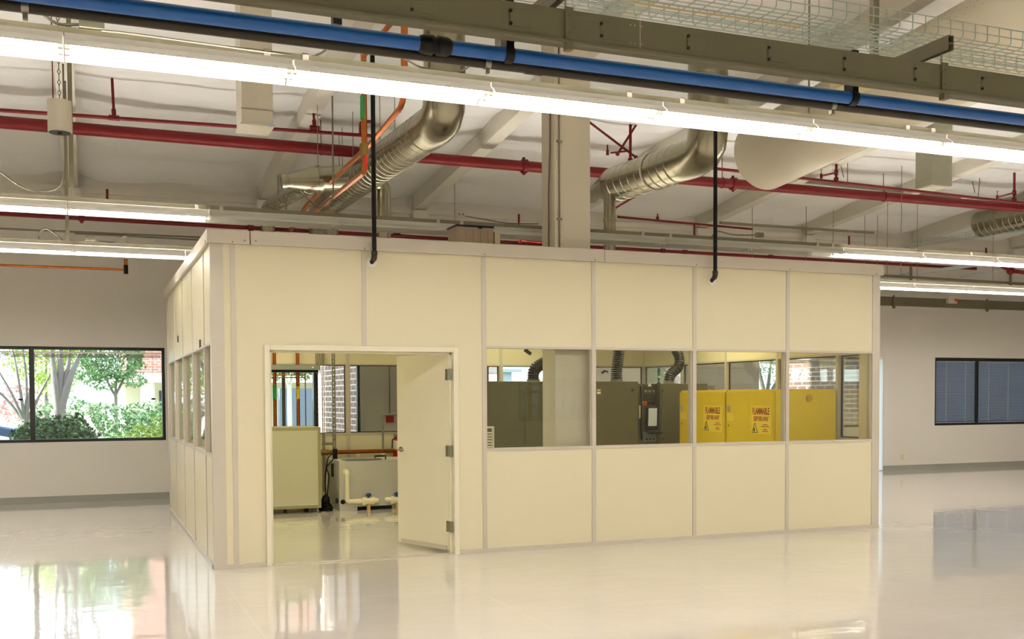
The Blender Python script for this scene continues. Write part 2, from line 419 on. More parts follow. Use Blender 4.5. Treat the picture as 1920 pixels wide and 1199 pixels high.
blind_raised(0, -1.78, 0.03, HEAD-.03, 'blind drawn up at the head of the window beside the booth corner')
blind_raised(0, -3.55, -1.86, HEAD-.03, 'blind drawn up at the head of the leftmost window pane')
blind_raised(0, 11.26, 13.87, HEAD-.03, 'raised blind in front of the brick wing behind the yellow cabinets')
window(6, *openings[5], [16.84, 19.2])
for a, b_, lb in ((15.71, 16.79, 'closed venetian blind in the narrow left pane of the right window'), (16.90, 19.15, 'closed venetian blind in the wide pane right of the black mullion')):
    o = thing('venetian_blind', lb, 'blind', ((a+b_)/2, YB+.03, SILL+.05), 'closed venetian blinds')
    m_ = MB(); z = SILL+.10
    while z < HEAD-.10:
        m_.add([(a, YB+.014, z+.012), (b_, YB+.014, z+.012), (b_, YB+.034, z-.012), (a, YB+.034, z-.012), (a, YB+.015, z+.0135), (b_, YB+.015, z+.0135), (b_, YB+.035, z-.0105), (a, YB+.035, z-.0105)],
               [(0, 1, 2, 3), (7, 6, 5, 4), (0, 4, 5, 1), (3, 2, 6, 7), (0, 3, 7, 4), (1, 5, 6, 2)]); z += .031
    m_.build('slats', blindm, o)
    MB().box(a, b_, YB+.008, YB+.04, HEAD-.095, HEAD-.07).build('headrail', blindm, o)
    n_ = max(2, int((b_-a)/.5))
    for i in range(n_):
        xx = a+(b_-a)*(i+.5)/n_; MB().cyl((xx, YB+.008, SILL+.07), (xx, YB+.008, HEAD-.08), .003, 6).build('ladder_cord', white_p, o)
    MB().box(a, b_, YB+.008, YB+.035, SILL+.05, SILL+.075).build('bottom_rail', blindm, o)

# outlets, pull station on the far wall
def wallplate(x, y, m_, lb, w=.075, h=.12):
    p = P(x, y, Y=YB-.004)
    o = MB().box(p.x-w/2, p.x+w/2, YB-.008, YB-.0005, p.z-h/2, p.z+h/2).build('wall_outlet', m_, bevel=.002); tag(o, lb, 'outlet')
    for dz in (-.025, .025): MB().box(p.x-.015, p.x+.015, YB-.010, YB-.008, p.z+dz-.012, p.z+dz+.012).build('socket', m_, o)
wallplate(1692, 858, plate, 'tan outlet plate low on the right wall beside the booth')
wallplate(1727, 857, wallm, 'pale blank plate on the right wall, right of the tan outlet')
p = P(731, 785, Y=YB-.02)
o = thing('fire_alarm_pull_station', 'red fire alarm pull box seen through the booth door and rear window', 'alarm', (p.x, YB-.03, p.z-.07))
MB().box(p.x-.065, p.x+.065, YB-.05, YB-.001, p.z-.07, p.z+.07).build('body', redx, o, bevel=.004)
MB().box(p.x-.035, p.x+.04, YB-.062, YB-.05, p.z-.01, p.z+.03).build('pull_bar', greyd, o)
o = MB().tube([(p.x, YB-.02, p.z+.07), (p.x, YB-.02, 3.4)], .011, 8).build('alarm_conduit', galv); tag(o, 'thin grey conduit running up from the red pull box', 'conduit')

# ================================================================== THE BOOTH
a0 = 0.1987; PN = 1.22; W, D, H, ZC, Z1, Z2 = 7.6035, 5.6, 3.0946, 2.973, 1.051, 2.056; t = .09
booth = thing('modular_cleanroom_booth', 'cream panelled modular cleanroom booth with a row of windows and an open door', 'cleanroom booth', (W/2, D/2, 0))
def mull(x0, x1, y0, y1, nm='mullion', z0=0.04, z1=ZC): return MB().box(x0, x1, y0, y1, z0, z1).build(nm, alu, booth)
ms = [a0+PN*k for k in range(7)]
# front wall, exterior plane y=0
yP0, yP1 = .008, t-.008
def fpanel(x0, x1, z0, z1, nm='wall_panel'):
    return MB().box(x0, x1, yP0, yP1, z0, z1).build(nm, panel, booth)
mull(0, .115, 0, t, 'corner_post'); fpanel(.115, .178, .04, ZC)
DX0, DX1, DZ = .47, 2.36, 2.06
mull(.178, .222, 0, t)
MB().box(.222, DX0, yP0, yP1, .04, ZC).box(DX0, ms[1]-.022, yP0, yP1, DZ, ZC).build('wall_panel', panel, booth)
mull(ms[1]-.022, ms[1]+.022, 0, t, z0=DZ)
MB().box(ms[1]+.022, DX1, yP0, yP1, DZ, ZC).box(DX1, ms[2]-.022, yP0, yP1, .04, ZC).build('wall_panel', panel, booth)
for k in range(2, 7): mull(ms[k]-.022, (ms[k]+.022) if k < 6 else W, 0, t, 'mullion' if k < 6 else 'corner_post')
def winpart(nm, x0, x1, axis='x', pos=0.0):
    """window unit in a wall: rails, pane.  axis x: wall runs along x at y=pos..pos+t"""
    m_ = MB(); g = MB(); r = .022
    if axis == 'x':
        m_.box(x0, x1, pos, pos+t, Z1-.03, Z1); m_.box(x0, x1, pos, pos+t, Z2, Z2+.022)
        m_.box(x0, x0+.012, pos+.02, pos+t-.01, Z1, Z2); m_.box(x1-.012, x1, pos+.02, pos+t-.01, Z1, Z2)
        g.box(x0+.012, x1-.012, pos+.04, pos+.046, Z1, Z2)
    else:
        m_.box(pos, pos+t, x0, x1, Z1-.03, Z1); m_.box(pos, pos+t, x0, x1, Z2, Z2+.022)
        m_.box(pos+.02, pos+t-.01, x0, x0+.012, Z1, Z2); m_.box(pos+.02, pos+t-.01, x1-.012, x1, Z1, Z2)
        g.box(pos+.04, pos+.046, x0+.012, x1-.012, Z1, Z2)
    w = m_.build('window_frame', alu, booth); g.build('pane', boothg, w); return w
for k in range(2, 6):
    x0, x1 = ms[k]+.022, ms[k+1]-.022
    fpanel(x0, x1, .04, Z1-.03, 'lower_panel'); fpanel(x0, x1, Z2+.022, ZC, 'upper_panel'); winpart('w', x0, x1, 'x', 0)
MB().box(0, DX0+.03, -.012, t, 0, .04).box(DX1-.03, W, -.012, t, 0, .04).build('base_channel', alu, booth)
# side walls
sy = [.09, .6514, 1.8714, 3.0914, 4.3114, D]
for sgn, X0 in ((0, 0.0), (1, W-t)):
    for j in range(5):
        y0, y1 = sy[j], sy[j+1]-(0 if j < 4 else .09)
        if j: 
            MB().box(X0, X0+t, y0-.022, y0+.022, .04, ZC).build('mullion', alu, booth); y0 += .022
        if j < 4: y1 -= .022
        xa, xb = X0+.008, X0+t-.008
        if sgn and j == 0: MB().box(xa, xb, y0, .26, .04, ZC).build('corner_filler', panel, booth); y0 = .26
        MB().box(xa, xb, y0, y1, .04, Z1-.03).build('lower_panel', panel, booth)
        MB().box(xa, xb, y0, y1, Z2+.022, ZC).build('upper_panel', panel, booth)
        winpart('w', y0, y1, 'y', X0)
    MB().box(X0-(.012 if sgn == 0 else 0), X0+t+(.012 if sgn else 0), 0.0901, D-.0901, 0, .04).build('base_channel', alu, booth)
    MB().box(X0, X0+t, D-.09, D, .04, ZC).build('corner_post', alu, booth)
for (px, py) in ((375, 645), (333.5, 636)):
    p = P(px, py, X=0); MB().box(-.006, .008, p.y-.01, p.y+.03, p.z-.04, p.z+.04).build('panel_latch', greyd, booth)
# rear wall
rx = [.09, 1.32, 2.54, 3.76, 4.98, 6.20, W-.09]
for j in range(6):
    x0, x1 = rx[j], rx[j+1]
    if j: MB().box(x0-.025, x0+.025, D-t, D, .04, ZC).build('mullion', alu, booth); x0 += .025
    if j < 5: x1 -= .025
    MB().box(x0, x1, D-t+.008, D-.008, .04, Z1-.03).build('lower_panel', panel, booth)
    MB().box(x0, x1, D-t+.008, D-.008, Z2+.022, ZC).build('upper_panel', panel, booth)
    winpart('w', x0, x1, 'x', D-t)
    MB().box(x0, x1, D-t+.036, D-t+.05, Z2-.012, Z2).box(x0, x1, D-t+.036, D-t+.05, Z1, Z1+.012).box(x1-.026, x1-.012, D-t+.036, D-t+.05, Z1, Z2).build('gasket', frameb, booth)
for j in range(5):
    y0 = sy[j]+.022 if j else .26; y1 = sy[j+1]-(.022 if j < 4 else .09)
    MB().box(W-t+.036, W-t+.05, y0, y1, Z2-.014, Z2).box(W-t+.036, W-t+.05, y0, y1, Z1, Z1+.014).box(W-t+.036, W-t+.05, y1-.03, y1-.012, Z1, Z2).build('gasket', frameb, booth)
MB().box(.0901, W-.0901, D-t, D+.012, 0, .04).build('base_channel', alu, booth)
# cap
xj = P(469, 445, Y=-.03).x; xk = P(1134, 480, Y=-.03).x
c = .025
for xa, xb in ((-c, xj-.006), (xj+.006, xk-.003), (xk+.003, W+c)):
    MB().box(xa, xb, -c, t+.01, ZC, H).box(xa, xb, -c-.006, 0, ZC-.004, ZC+.035).build('roof_cap', alu, booth)
MB().box(-c, t+.01, t+.01, D+c, ZC, H).box(-c-.006, 0, t+.01, D+c, ZC-.004, ZC+.035).build('roof_cap', alu, booth)
MB().box(W-t-.01, W+c, t+.01, D+c, ZC, H).build('roof_cap', alu, booth)
MB().box(t+.01, W-t-.01, D-t, D+c, ZC, H).build('roof_cap', alu, booth)
MB().box(t, W-t, t, D-t, ZC-.03, ZC+.01).build('ceiling_panel', white_p, booth)
m_ = MB()
for k in range(7): m_.cyl((ms[k], -.003-c, ZC+.012), (ms[k], -c-.012, ZC+.012), .007, 8)
for xx in (xj-.05, xj+.05): m_.cyl((xx, -.003-c, ZC+.03), (xx, -c-.012, ZC+.03), .007, 8)
m_.build('screw_heads', galv, booth)
# door frame and leaf
mb = MB(); f = .05
for x0, x1 in ((DX0, DX0+f), (DX1-f, DX1)): mb.box(x0, x1, -.018, t+.012, 0, DZ)
mb.box(DX0+f, DX1-f, -.018, t+.012, DZ-f, DZ)
mb.box(DX0+f, DX0+f+.025, .055, t+.012, 0, DZ-f).box(DX1-f-.025, DX1-f, .055, t+.012, 0, DZ-f).box(DX0+f, DX1-f, .055, t+.012, DZ-f-.02, DZ-f)
dfr = mb.build('door_frame', doorm, booth, bevel=.003)
MB().box(DX0+f, DX1-f, -.01, t, 0, .008).build('threshold', alu, booth)
for py in (703, 856, 997):
    p = P(509, py, X=DX0+f+.001); MB().box(DX0+f, DX0+f+.006, .02, .05, p.z-.055, p.z+.055).build('hinge', steel, dfr)
hx, hy = DX1-f-.02, .10
fe = None
best = 9
for i in range(400):
    zz = .03; yy = .3+i*.003
    q = P(747, 1017, Y=yy)
    dd = abs(math.hypot(q.x-hx, q.y-hy)-.875)
    if dd < best: best = dd; fe = q
dv = Vector((fe.x-hx, fe.y-hy, 0)).normalized(); dn = Vector((-dv.y, dv.x, 0))
if dn.x > 0: dn = -dn               # dn points to the visible (camera) face
DL = .875; dz0, dz1 = .03, 2.0
door = MB().obox(Vector((hx, hy, (dz0+dz1)/2))+dv*DL/2-dn*.02, dv*DL/2, dn*.022, Vector((0, 0, (dz1-dz0)/2))).build('door', doorm, booth, bevel=.003)
MB().obox(Vector((hx, hy, .055))+dv*DL*.48+dn*.008, dv*DL*.44, dn*.008, Vector((0, 0, .022))).build('door_sweep', alu, door)
hp = Vector((hx, hy, 1.02))+dv*(DL-.07)+dn*.002
MB().cyl(hp, hp+dn*.012, .028, 16).tube([hp+dn*.012, hp+dn*.05, hp+dn*.055-dv*.03, hp+dn*.055-dv*.11+Vector((0, 0, -.006))], .009, 10).cyl(hp-dn*.045, hp-dn*.09, .012, 10).build('handle', steel, door)
for py in (703, 846, 987):
    z = P(845, py, Y=.12).z
    MB().box(DX1-f-.028, DX1-f-.002, .02, .10, z-.055, z+.055).cyl((hx+.01, hy+.008, z-.055), (hx+.01, hy+.008, z+.055), .009, 8).obox(Vector((hx, hy, z))+dv*.02+dn*.004, dv*.02, dn*.003, Vector((0, 0, .055))).build('hinge', steel, dfr)
# unseen booth ceiling troffers, added to light the inside
for i, (xx, yy) in enumerate(((1.5, 1.7), (1.5, 4.2), (4.9, 1.4), (4.9, 4.4), (6.9, 2.8))):
    o = thing('added_troffer', 'unseen troffer light added to brighten the inside of the booth', 'light', (xx, yy, ZC-.07), 'added booth ceiling troffers')
    MB().box(xx-.3, xx+.3, yy-.6, yy+.6, ZC-.045, ZC-.0305).build('frame', white_p, o)
    MB().box(xx-.27, xx+.27, yy-.57, yy+.57, ZC-.05, ZC-.0455).build('diffuser', TROF, o)

# ================================================================== COLUMN
p0 = P(1040, 460, Y=.14); p1 = P(1107, 460, Y=.14); pl_ = P(1016, 460, X=p0.x)
o = thing('steel_column', 'boxed beige steel column rising out of the cleanroom booth', 'column', ((p0.x+p1.x)/2, (.14+pl_.y)/2, 0))
zr = 5.45
MB().box(p0.x, p1.x, .14, pl_.y, 0, zr).build('column_casing', colm, o, bevel=.006)
for xx, r in ((1050, .009),):
    q = P(xx, 460, Y=.12); MB().cyl((q.x, .13, ZC+.012), (q.x, .13, 5.3), r, 8).build('conduit', galv, o)
for zz in (3.4, 4.2): MB().box(q.x-.03, q.x+.03, .118, .139, zz, zz+.02).build('conduit_strap', steel, o)
q = P(1028, 300, X=p0.x-.012); MB().tube([(p0.x-.012, q.y-.05, 4.6), (p0.x-.012, q.y-.04, 4.1), (p0.x-.012, q.y, 3.7), (p0.x-.012, q.y, ZC+.02)], .008, 6).build('cable', cable, o)

# ================================================================== STRIP LIGHTS
def fixture(lit, L, label, group, nm='strip_light'):
    o = thing(nm, label, 'strip light', (0, 0, 0), group)
    m_ = MB().box(.003, L-.003, -.034, .034, .045, .097)
    for sx in (.22, L-.22): m_.cyl((sx, -.0355, .085), (sx, -.0345, .085), .006, 8)
    m_.build('housing', housing, o, bevel=.003)
    m_ = MB(); th = .003
    for s in (-1, 1):
        prof = [(.106*s, .08), (.106*s, .05), (.16*s, .012), (.162*s, 0), (.157*s, 0), (.155*s, .008), (.101*s, .047), (.101*s, .08)]
        vs = [(x_, y_, z_) for x_ in (.004, L-.004) for (y_, z_) in prof]; n = len(prof)
        m_.add(vs, [tuple(range(n)), tuple(range(2*n-1, n-1, -1))]+[(i, (i+1) % n, (i+1) % n+n, i+n) for i in range(n)])
    for x_ in (.004, L/2-.01, L-.024): m_.box(x_, x_+.02, -.104, -.034, .046, .050).box(x_, x_+.02, .034, .104, .046, .050)
    m_.build('reflector', reflw if lit else refg, o)
    for s in (-.055, .055):
        if lit: MB().cyl((.03, s, .028), (L-.03, s, .028), .013, 8).build('lamp_tube', TUBE, o)
        for e in (.004, L-.03): MB().box(e, e+.024, s-.014, s+.014, .008, .045).build('lamp_socket', white_p, o)
    return o
def light_row(n, x0, L, k0, k1, yc, zb, lit_fn, names):
    protos = {}
    for k in range(k0, k1):
        lit = lit_fn(k)
        if lit is None: continue
        x = x0+L*k; lab, grp = names(k, lit)
        if lit not in protos:
            o = fixture(lit, L, lab, grp); protos[lit] = o
            o.location = (x, yc, zb)
        else:
            o = dup(protos[lit]); o.location = (x, yc, zb); o['label'] = lab; o['group'] = grp
    xa, xb = x0+L*k0-.4, x0+L*k1+.4
    st = MB(); zt = zb+.097
    st.box(xa, xb, yc-.0205, yc+.0205, zt+.036, zt+.041).box(xa, xb, yc-.0205, yc-.017, zt, zt+.036).box(xa, xb, yc+.017, yc+.0205, zt, zt+.036)
    s = st.build('strut_channel', galv)
    return s, zt+.041
def rods(xs, yc, z0, lab, grp, r=.005):
    for x in xs:
        o = MB().cyl((x, yc, z0), (x, yc, 5.64-0.1*yc), r, 6).build('hanger_rod', galv); tag(o, lab, 'rod', grp)
clipn = [0]
def clips(xs, yc, zt, lab):
    for x in xs:
        o = MB().box(x-.018, x+.018, yc-.027, yc-.021, zt-.05, zt+.006).box(x-.018, x+.018, yc-.027, yc+.027, zt+.0005, zt+.006).build('channel_clip', alu); tag(o, lab, 'clip', lab)

J1 = -1.13; y1c = -3.60; z1b = 3.44
def nm1(k, lit):
    if k < -1: return 'lit strip light of the nearest row, beyond the left edge of the view', 'near strip lights beyond the left'
    if k == -1: return 'nearest row, lit strip light cut off by the left edge of the picture', 'near strip lights'
    if k <= 5: return ['nearest row, lit strip light in front of the tall white air drop', 'nearest row, lit strip light in front of the green labelled copper pipe', 'nearest row, lit strip light in front of the thick silver duct and column',
                      'nearest row, lit strip light between the column and the second silver duct', 'nearest row, lit strip light across the white fabric duct', 'nearest row, lit strip light by the right sheet metal air drop'][k], 'near strip lights'
    return 'lit strip light of the nearest row, beyond the right edge of the view', 'near strip lights beyond the right'
s, zt = light_row(1, J1, 1.22, -5, 12, y1c, z1b, lambda k: True, nm1); tag(s, 'long grey strut channel carrying the nearest row of strip lights', 'strut')
xs = [P(xx, 150, Y=y1c-.03).x for xx in (502, 574, 1181, 1280, 1704, 1752)]; clips(xs, y1c, zt, 'pale clip on the nearest strut channel')
rods([-2.8, P(1517, 200, Y=y1c).x], y1c, zt, 'thin rod carrying the nearest light row', 'rods of the nearest light row')
L2 = 1.26; J2 = -1.19; y2c = .79; z2b = 3.305
lit2 = lambda k: (k < 1 or k > 6)
def nm2(k, lit):
    if k < -1: return 'lit strip light of the second row, beyond the left edge of the view', 'second row strip lights beyond the left'
    if k == -1: return 'second row, lit strip light at the left edge of the picture', 'second row strip lights'
    if k == 0: return 'second row, lit strip light left of the booth roof corner', 'second row strip lights'
    if not lit: return ('unlit strip light above the booth between its left corner and the column' if k < 4 else 'unlit strip light above the booth right of the column'), ('unlit strip lights left of the column' if k < 4 else 'unlit strip lights right of the column')
    if k <= 10: return {7: 'second row, first lit strip light above the right part of the booth', 8: 'second row, lit strip light above the booth right corner', 9: 'second row, lit strip light just right of the booth', 10: 'second row, lit strip light at the right edge of the picture'}[k], 'second row strip lights'
    return 'lit strip light of the second row, beyond the right edge of the view', 'second row strip lights beyond the right'
s, zt2 = light_row(2, J2, L2, -4, 15, y2c, z2b, lit2, nm2); tag(s, 'grey strut channel above the booth carrying the second light row', 'strut')
clips([P(xx, 400, Y=y2c-.03).x for xx in (369, 415, 822, 866, 1206, 1258, 1534, 1563, 1823)], y2c, zt2, 'pale clip on the second strut channel')
y3c = 3.25; z3b = 3.24
def nm3(k, lit):
    if k < 0: return 'third row, lit strip light at the left edge above the wall', 'third row strip lights'
    if k == 0: return 'third row, lit strip light ending at the booth roof corner', 'third row strip lights'
    if k < 9: return 'added lit strip light, hidden behind the booth, brightening the wall there', 'added lights hidden behind the booth'  # unseen fixtures here are added as lit to brighten wall and roof
    return 'third row, lit strip light above the right wall beyond the booth', 'third row strip lights on the right'
s, zt3 = light_row(3, -1.165, 1.22, -5, 16, y3c, z3b, lambda k: True, nm3); tag(s, 'grey strut channel carrying the third row of strip lights', 'strut')
# rows behind the viewer that light the hall
for yy, zz in ((-8.3, 3.5), (-12.6, 3.5)):
    s, _ = light_row(4, -8.2, 1.22, 0, 25, yy, zz, lambda k: True if k % 1 == 0 else None, lambda k, l: ('lit strip light of a row behind the viewer', 'strip lights behind the viewer')); tag(s, 'strut channel of a light row behind the viewer', 'strut', 'struts behind the viewer')

def pipe(name, pts, r, m_, label, cat='pipe', group=None, rad=.08, seg=12, parent=None):
    pts = fillet(pts, rad) if len(pts) > 2 else pts
    o = MB().tube(pts, r, seg).build(name, m_, parent)
    if parent is None: tag(o, label, cat, group)
    return o
def jbox(x, y, Yd, w, h, d, lb, m_=galv, nm='junction_box', cat='box'):
    p = P(x, y, Y=Yd)
    o = MB().box(p.x-w/2, p.x+w/2, Yd-d/2, Yd+d/2, p.z-h/2, p.z+h/2).build(nm, m_, bevel=.003); tag(o, lb, cat)
    for sx in (-.25, .25): MB().cyl((p.x+sx*w, Yd-d/2-.002, p.z), (p.x+sx*w, Yd-d/2, p.z), h*.22, 12).build('knockout', galv, o)
    return o
jbox(172, 46, y1c, .13, .06, .08, 'grey metal junction box on the nearest light row, left')
pipe('flexible_cable', [P(70, 15, Y=y1c), P(90, 35, Y=y1c), P(110, 46, Y=y1c), P(150, 46, Y=y1c)], .008, cable, 'pale flexible cable entering the junction box at upper left', 'cable', rad=.05)
pipe('flexible_cable', [P(190, 57, Y=y1c-.03), P(240, 62, Y=y1c-.03), P(400, 84, Y=y1c-.03), P(500, 98, Y=y1c-.03), P(590, 108, Y=y1c), P(625, 85, Y=y1c)], .006, cable, 'thin cable lying along the top of the nearest strut channel', 'cable', rad=.1)
pipe('flexible_cable', [P(755, 107, Y=y1c), P(780, 124, Y=y1c), P(815, 132, Y=y1c), P(860, 137, Y=y1c), P(880, 125, Y=y1c)], .006, cable, 'thin cable sagging in front of the thick vertical duct', 'cable', rad=.1)
pipe('flexible_cable', [P(0, 322, Y=y2c), P(30, 345, Y=y2c), P(60, 360, Y=y2c), P(100, 358, Y=y2c), P(118, 345, Y=y2c), P(122, 300, Y=y2c), P(118, 120, Y=y2c)], .009, cable, 'grey cable loop hanging behind the round white speaker', 'cable', rad=.15)
pipe('flexible_cable', [P(536, 393, Y=y2c), P(540, 365, Y=y2c), P(555, 357, Y=y2c), P(575, 370, Y=y2c), P(595, 390, Y=y2c), P(615, 388, Y=y2c), P(625, 370, Y=y2c), P(623, 180, Y=y2c)], .009, cable, 'grey flexible cable looping onto the second light row above the door', 'cable', rad=.12)
pipe('flexible_cable', [P(1335, 443, Y=y2c), P(1345, 433, Y=y2c), P(1375, 441, Y=y2c), P(1415, 441, Y=y2c)], .007, cable, 'dark cable into the small box above the booth window with yellow cabinets', 'cable')
jbox(1424, 441, y2c, .09, .055, .06, 'small grey junction box on the second light row, right of the column')
jbox(863, 403, y2c, .08, .055, .06, 'small pale box on the second light row above the beige enclosure', alu)
pipe('flexible_cable', [P(870, 405, Y=y2c), P(910, 412, Y=y2c), P(950, 419, Y=y2c), P(1010, 420, Y=y2c)], .006, cable, 'dark cable running from the pale box towards the column', 'cable')
jbox(169, 448, y3c, .11, .055, .06, 'pale junction box on the third light row')
pipe('flexible_cable', [P(73, 450, Y=y3c), P(73, 435, Y=y3c), P(85, 427, Y=y3c), P(98, 435, Y=y3c), P(118, 450, Y=y3c)], .009, cable, 'grey cable arch on the third light row, left', 'cable', rad=.1)
pipe('flexible_cable', [P(185, 452, Y=y3c), P(215, 455, Y=y3c), P(232, 443, Y=y3c), P(238, 443, Y=y3c), P(238, 456, Y=y3c)], .007, cable, 'thin bent cable right of the pale junction box', 'cable', rad=.05)
pipe('rigid_conduit', [P(0, 429, Y=7.3), P(390, 446, Y=7.3)], .014, galv, 'grey conduit along the left wall below the roof, upper one', 'conduit')
pipe('rigid_conduit', [P(140, 438, Y=7.2), P(390, 451, Y=7.2)], .014, galv, 'grey conduit along the left wall, lower one', 'conduit')
# vertical strut at left
for (x, ya, yb, lb) in ((133, 120, 366, 'dark strut hanging by the round speaker down to the second light row'),):
    p, q = P(x-3, ya, Y=y2c), P(x-3, yb, Y=y2c); tag(MB().box(p.x-.02, p.x+.02, y2c-.02, y2c+.02, zt2, 5.58).build('hanging_strut', galv), lb, 'strut')
p = P(126, 425, Y=y3c); tag(MB().box(p.x-.02, p.x+.02, y3c-.02, y3c+.02, zt3, 5.3).build('hanging_strut', galv), 'grey strut hanging down to the third light row at left', 'strut')

# ================================================================== BUSWAY, BLUE PIPE, BASKET TRAY (nearest overhead)
YB_ = -5.2
zt_, zb_ = P(1200, 38, Y=YB_).z, P(1200, 95, Y=YB_).z
o = thing('busway', 'long olive grey power busway crossing the top of the picture', 'busway', (4, YB_, zb_))
MB().box(-2.5, 12, YB_, YB_+.1, zb_, zt_).build('busway_housing', busm, o)
MB().cyl((-2.5, YB_-.004, zb_-.006), (12, YB_-.004, zb_-.006), .013, 10).build('bottom_rail', busm, o)
for xx in (590, 772, 957, 1127, 1290, 1441, 1583, 1716, 1842):
    q = P(xx, 60, Y=YB_); w = .105
    m_ = MB().box(q.x-.004, q.x+w, YB_-.003, YB_, zb_+.035, zt_-.035)
    MB().box(q.x-.004, q.x+w, YB_-.003, YB_-.0005, zb_+.035, zt_-.035).build('tap_cover', busm, o, bevel=.001)
    MB().cyl((q.x, YB_-.009, zb_+.045), (q.x, YB_-.003, zb_+.045), .008, 10).cyl((q.x, YB_-.009, zt_-.045), (q.x, YB_-.003, zt_-.045), .008, 10).build('cover_screw', blackm, o)
for xx in (1063, 1768):
    q = P(xx, 60, Y=YB_); MB().box(q.x-.012, q.x+.03, YB_-.012, YB_-.003, zb_-.005, zt_+.01).box(q.x-.015, q.x+.02, YB_-.03, YB_+.01, zb_-.05, zb_-.018).cyl((q.x+.009, YB_-.016, zb_+.04), (q.x+.009, YB_-.012, zb_+.04), .006, 8).cyl((q.x+.009, YB_-.016, zt_-.03), (q.x+.009, YB_-.012, zt_-.03), .006, 8).build('hanger_clamp', busm, o)
q = P(1200, 60, Y=YB_)
m_ = MB().box(q.x-.001, q.x+.001, YB_-.002, YB_, zb_, zt_)
for dx in (-.055, -.03, .008):
    for zz in (zb_+.03, zt_-.03): m_.cyl((q.x+dx, YB_-.004, zz), (q.x+dx, YB_-.001, zz), .003, 8)
m_.build('joint_rivets', alu, o)
YBL = -5.0
pb = P(947, 102, Y=YBL); zbl = pb.z
o = thing('compressed_air_pipe', 'thick blue compressed air pipe with black couplings crossing the top', 'pipe', (4, YBL, zbl))
MB().cyl((-3, YBL, zbl), (12, YBL, zbl), .034, 24).build('blue_tube', bluem, o)
xs = P(785, 88, Y=YBL).x; xe = P(845, 95, Y=YBL).x
MB().tube([(xs, YBL, zbl), (xs+.02, YBL, zbl), (xs+.05, YBL, zbl), ((xs+xe)/2-.01, YBL, zbl), ((xs+xe)/2-.008, YBL, zbl), ((xs+xe)/2+.008, YBL, zbl), ((xs+xe)/2+.01, YBL, zbl), (xe-.05, YBL, zbl), (xe-.02, YBL, zbl), (xe, YBL, zbl)], [.036, .045, .047, .047, .04, .04, .047, .047, .045, .036], 24).build('coupling', blackm, o)
YK = -4.93; zk = P(947, 123, Y=YK).z
o2 = MB().cyl((-3, YK, zk), (12, YK, zk), .026, 16).build('black_steel_pipe', blackpipe); tag(o2, 'dark pipe running just under the blue air pipe', 'pipe')
xk = P(985, 133, Y=YK).x; MB().cyl((xk, YK, zk), (xk+.09, YK, zk), .030, 16).build('coupling', blackpipe, o2)
E1 = P(1773, 84, Y=YB_+.02)
for (x_, nearY, lb, sadx) in ((E1.x, YB_-.02, 'grey double strut over the busway at upper right', 1598), (P(985, 42, Z=E1.z).x, YB_-.1, 'grey double strut crossing above the busway near the top centre', 953)):
    st = MB(); ya, yb = nearY, -4.25; zc = E1.z
    for dz in (-.041, 0):
        st.box(x_-.0205, x_+.0205, ya, yb, zc+dz+.038, zc+dz+.041).box(x_-.0205, x_-.0175, ya, yb, zc+dz+.001, zc+dz+.038).box(x_+.0175, x_+.0205, ya, yb, zc+dz+.001, zc+dz+.038)
    s = st.build('trapeze_strut', galv); tag(s, lb, 'strut')
    MB().cyl((x_, YB_+.05, zt_+.01), (x_, YB_+.05, zc-.045), .006, 8).build('drop_rod', steel, s)
    q = P(sadx, 150, Y=YBL)
    MB().cyl((q.x-.022, YBL, zbl), (q.x+.022, YBL, zbl), .042, 20).box(q.x-.02, q.x+.02, YBL-.03, YBL+.045, zbl+.03, zc-.043).build('pipe_saddle', blackm, o)
    MB().cyl((q.x-.10, YK, zk), (q.x-.07, YK, zk), .030, 16).box(q.x-.095, q.x-.075, YK-.012, YK+.012, zk-.05, zk-.028).build('pipe_clamp', steel, o2)
q = P(47, 12, Y=YK); MB().cyl((q.x-.015, YK, zk), (q.x+.015, YK, zk), .030, 16).box(q.x-.01, q.x+.01, YK-.012, YK+.012, zk-.055, zk-.028).build('pipe_clamp', steel, o2)
q = P(1602, 165, Y=-4.72)
tag(MB().box(q.x-.10, q.x+.12, -4.93, -4.62, q.z, q.z+.05).build('tap_off_box', mat('cream_enclosure', (190, 182, 140), .5)), 'cream junction enclosure over the blue pipe at upper right', 'box')
# upright struts behind the basket
q = P(1642, 50, Y=-4.0)
tag(MB().box(q.x-.02, q.x+.03, -4.0, -3.96, 3.75, 5.95).build('hanging_strut', galv), 'tall vertical strut behind the wire basket at upper right', 'strut')
rods([P(1517, 60, Y=-4.2).x], -4.2, 3.4, 'thin rod crossing the wire basket left of the tall strut', 'rods by the basket')
def basket(pts_line, width, h, side, z0, step, label, r=.0028, along=.05):
    """wire basket tray along a straight line a->b"""
    a, b_ = Vector(pts_line[0]), Vector(pts_line[1]); d = (b_-a).normalized(); L = (b_-a).length; s_ = Vector((-d.y, d.x, 0))*side; m_ = MB()
    n = int(width/along)
    for i in range(n+1): q = s_*(width*i/n); m_.tube([a+q, b_+q], r, 5)
    for i in range(1, 3):
        z = Vector((0, 0, h*i/2))
        m_.tube([a+z, b_+z], r, 5); m_.tube([a+z+s_*width, b_+z+s_*width], r, 5)
    u = 0
    while u < L:
        c_ = a+d*u; Z_ = Vector((0, 0, h)); e_ = Vector((0, 0, .02)); f_ = s_*.02
        m_.tube([c_+Z_, c_+e_, c_+f_, c_+s_*width-f_, c_+s_*width+e_, c_+s_*width+Z_], r, 5); u += step
    o = m_.build('wire_basket_tray', wirem); return tag(o, label, 'cable tray')
yn = -4.75; n_ = P(1668, 51, Y=yn); fpt = P(1590, 92, Z=n_.z)
basket(((P(1040, -15, Y=yn).x-1.2, yn, n_.z), (12, yn, n_.z)), fpt.y-yn, .105, 1, n_.z, .1, 'near wire basket tray across the upper right corner', r=.0036)
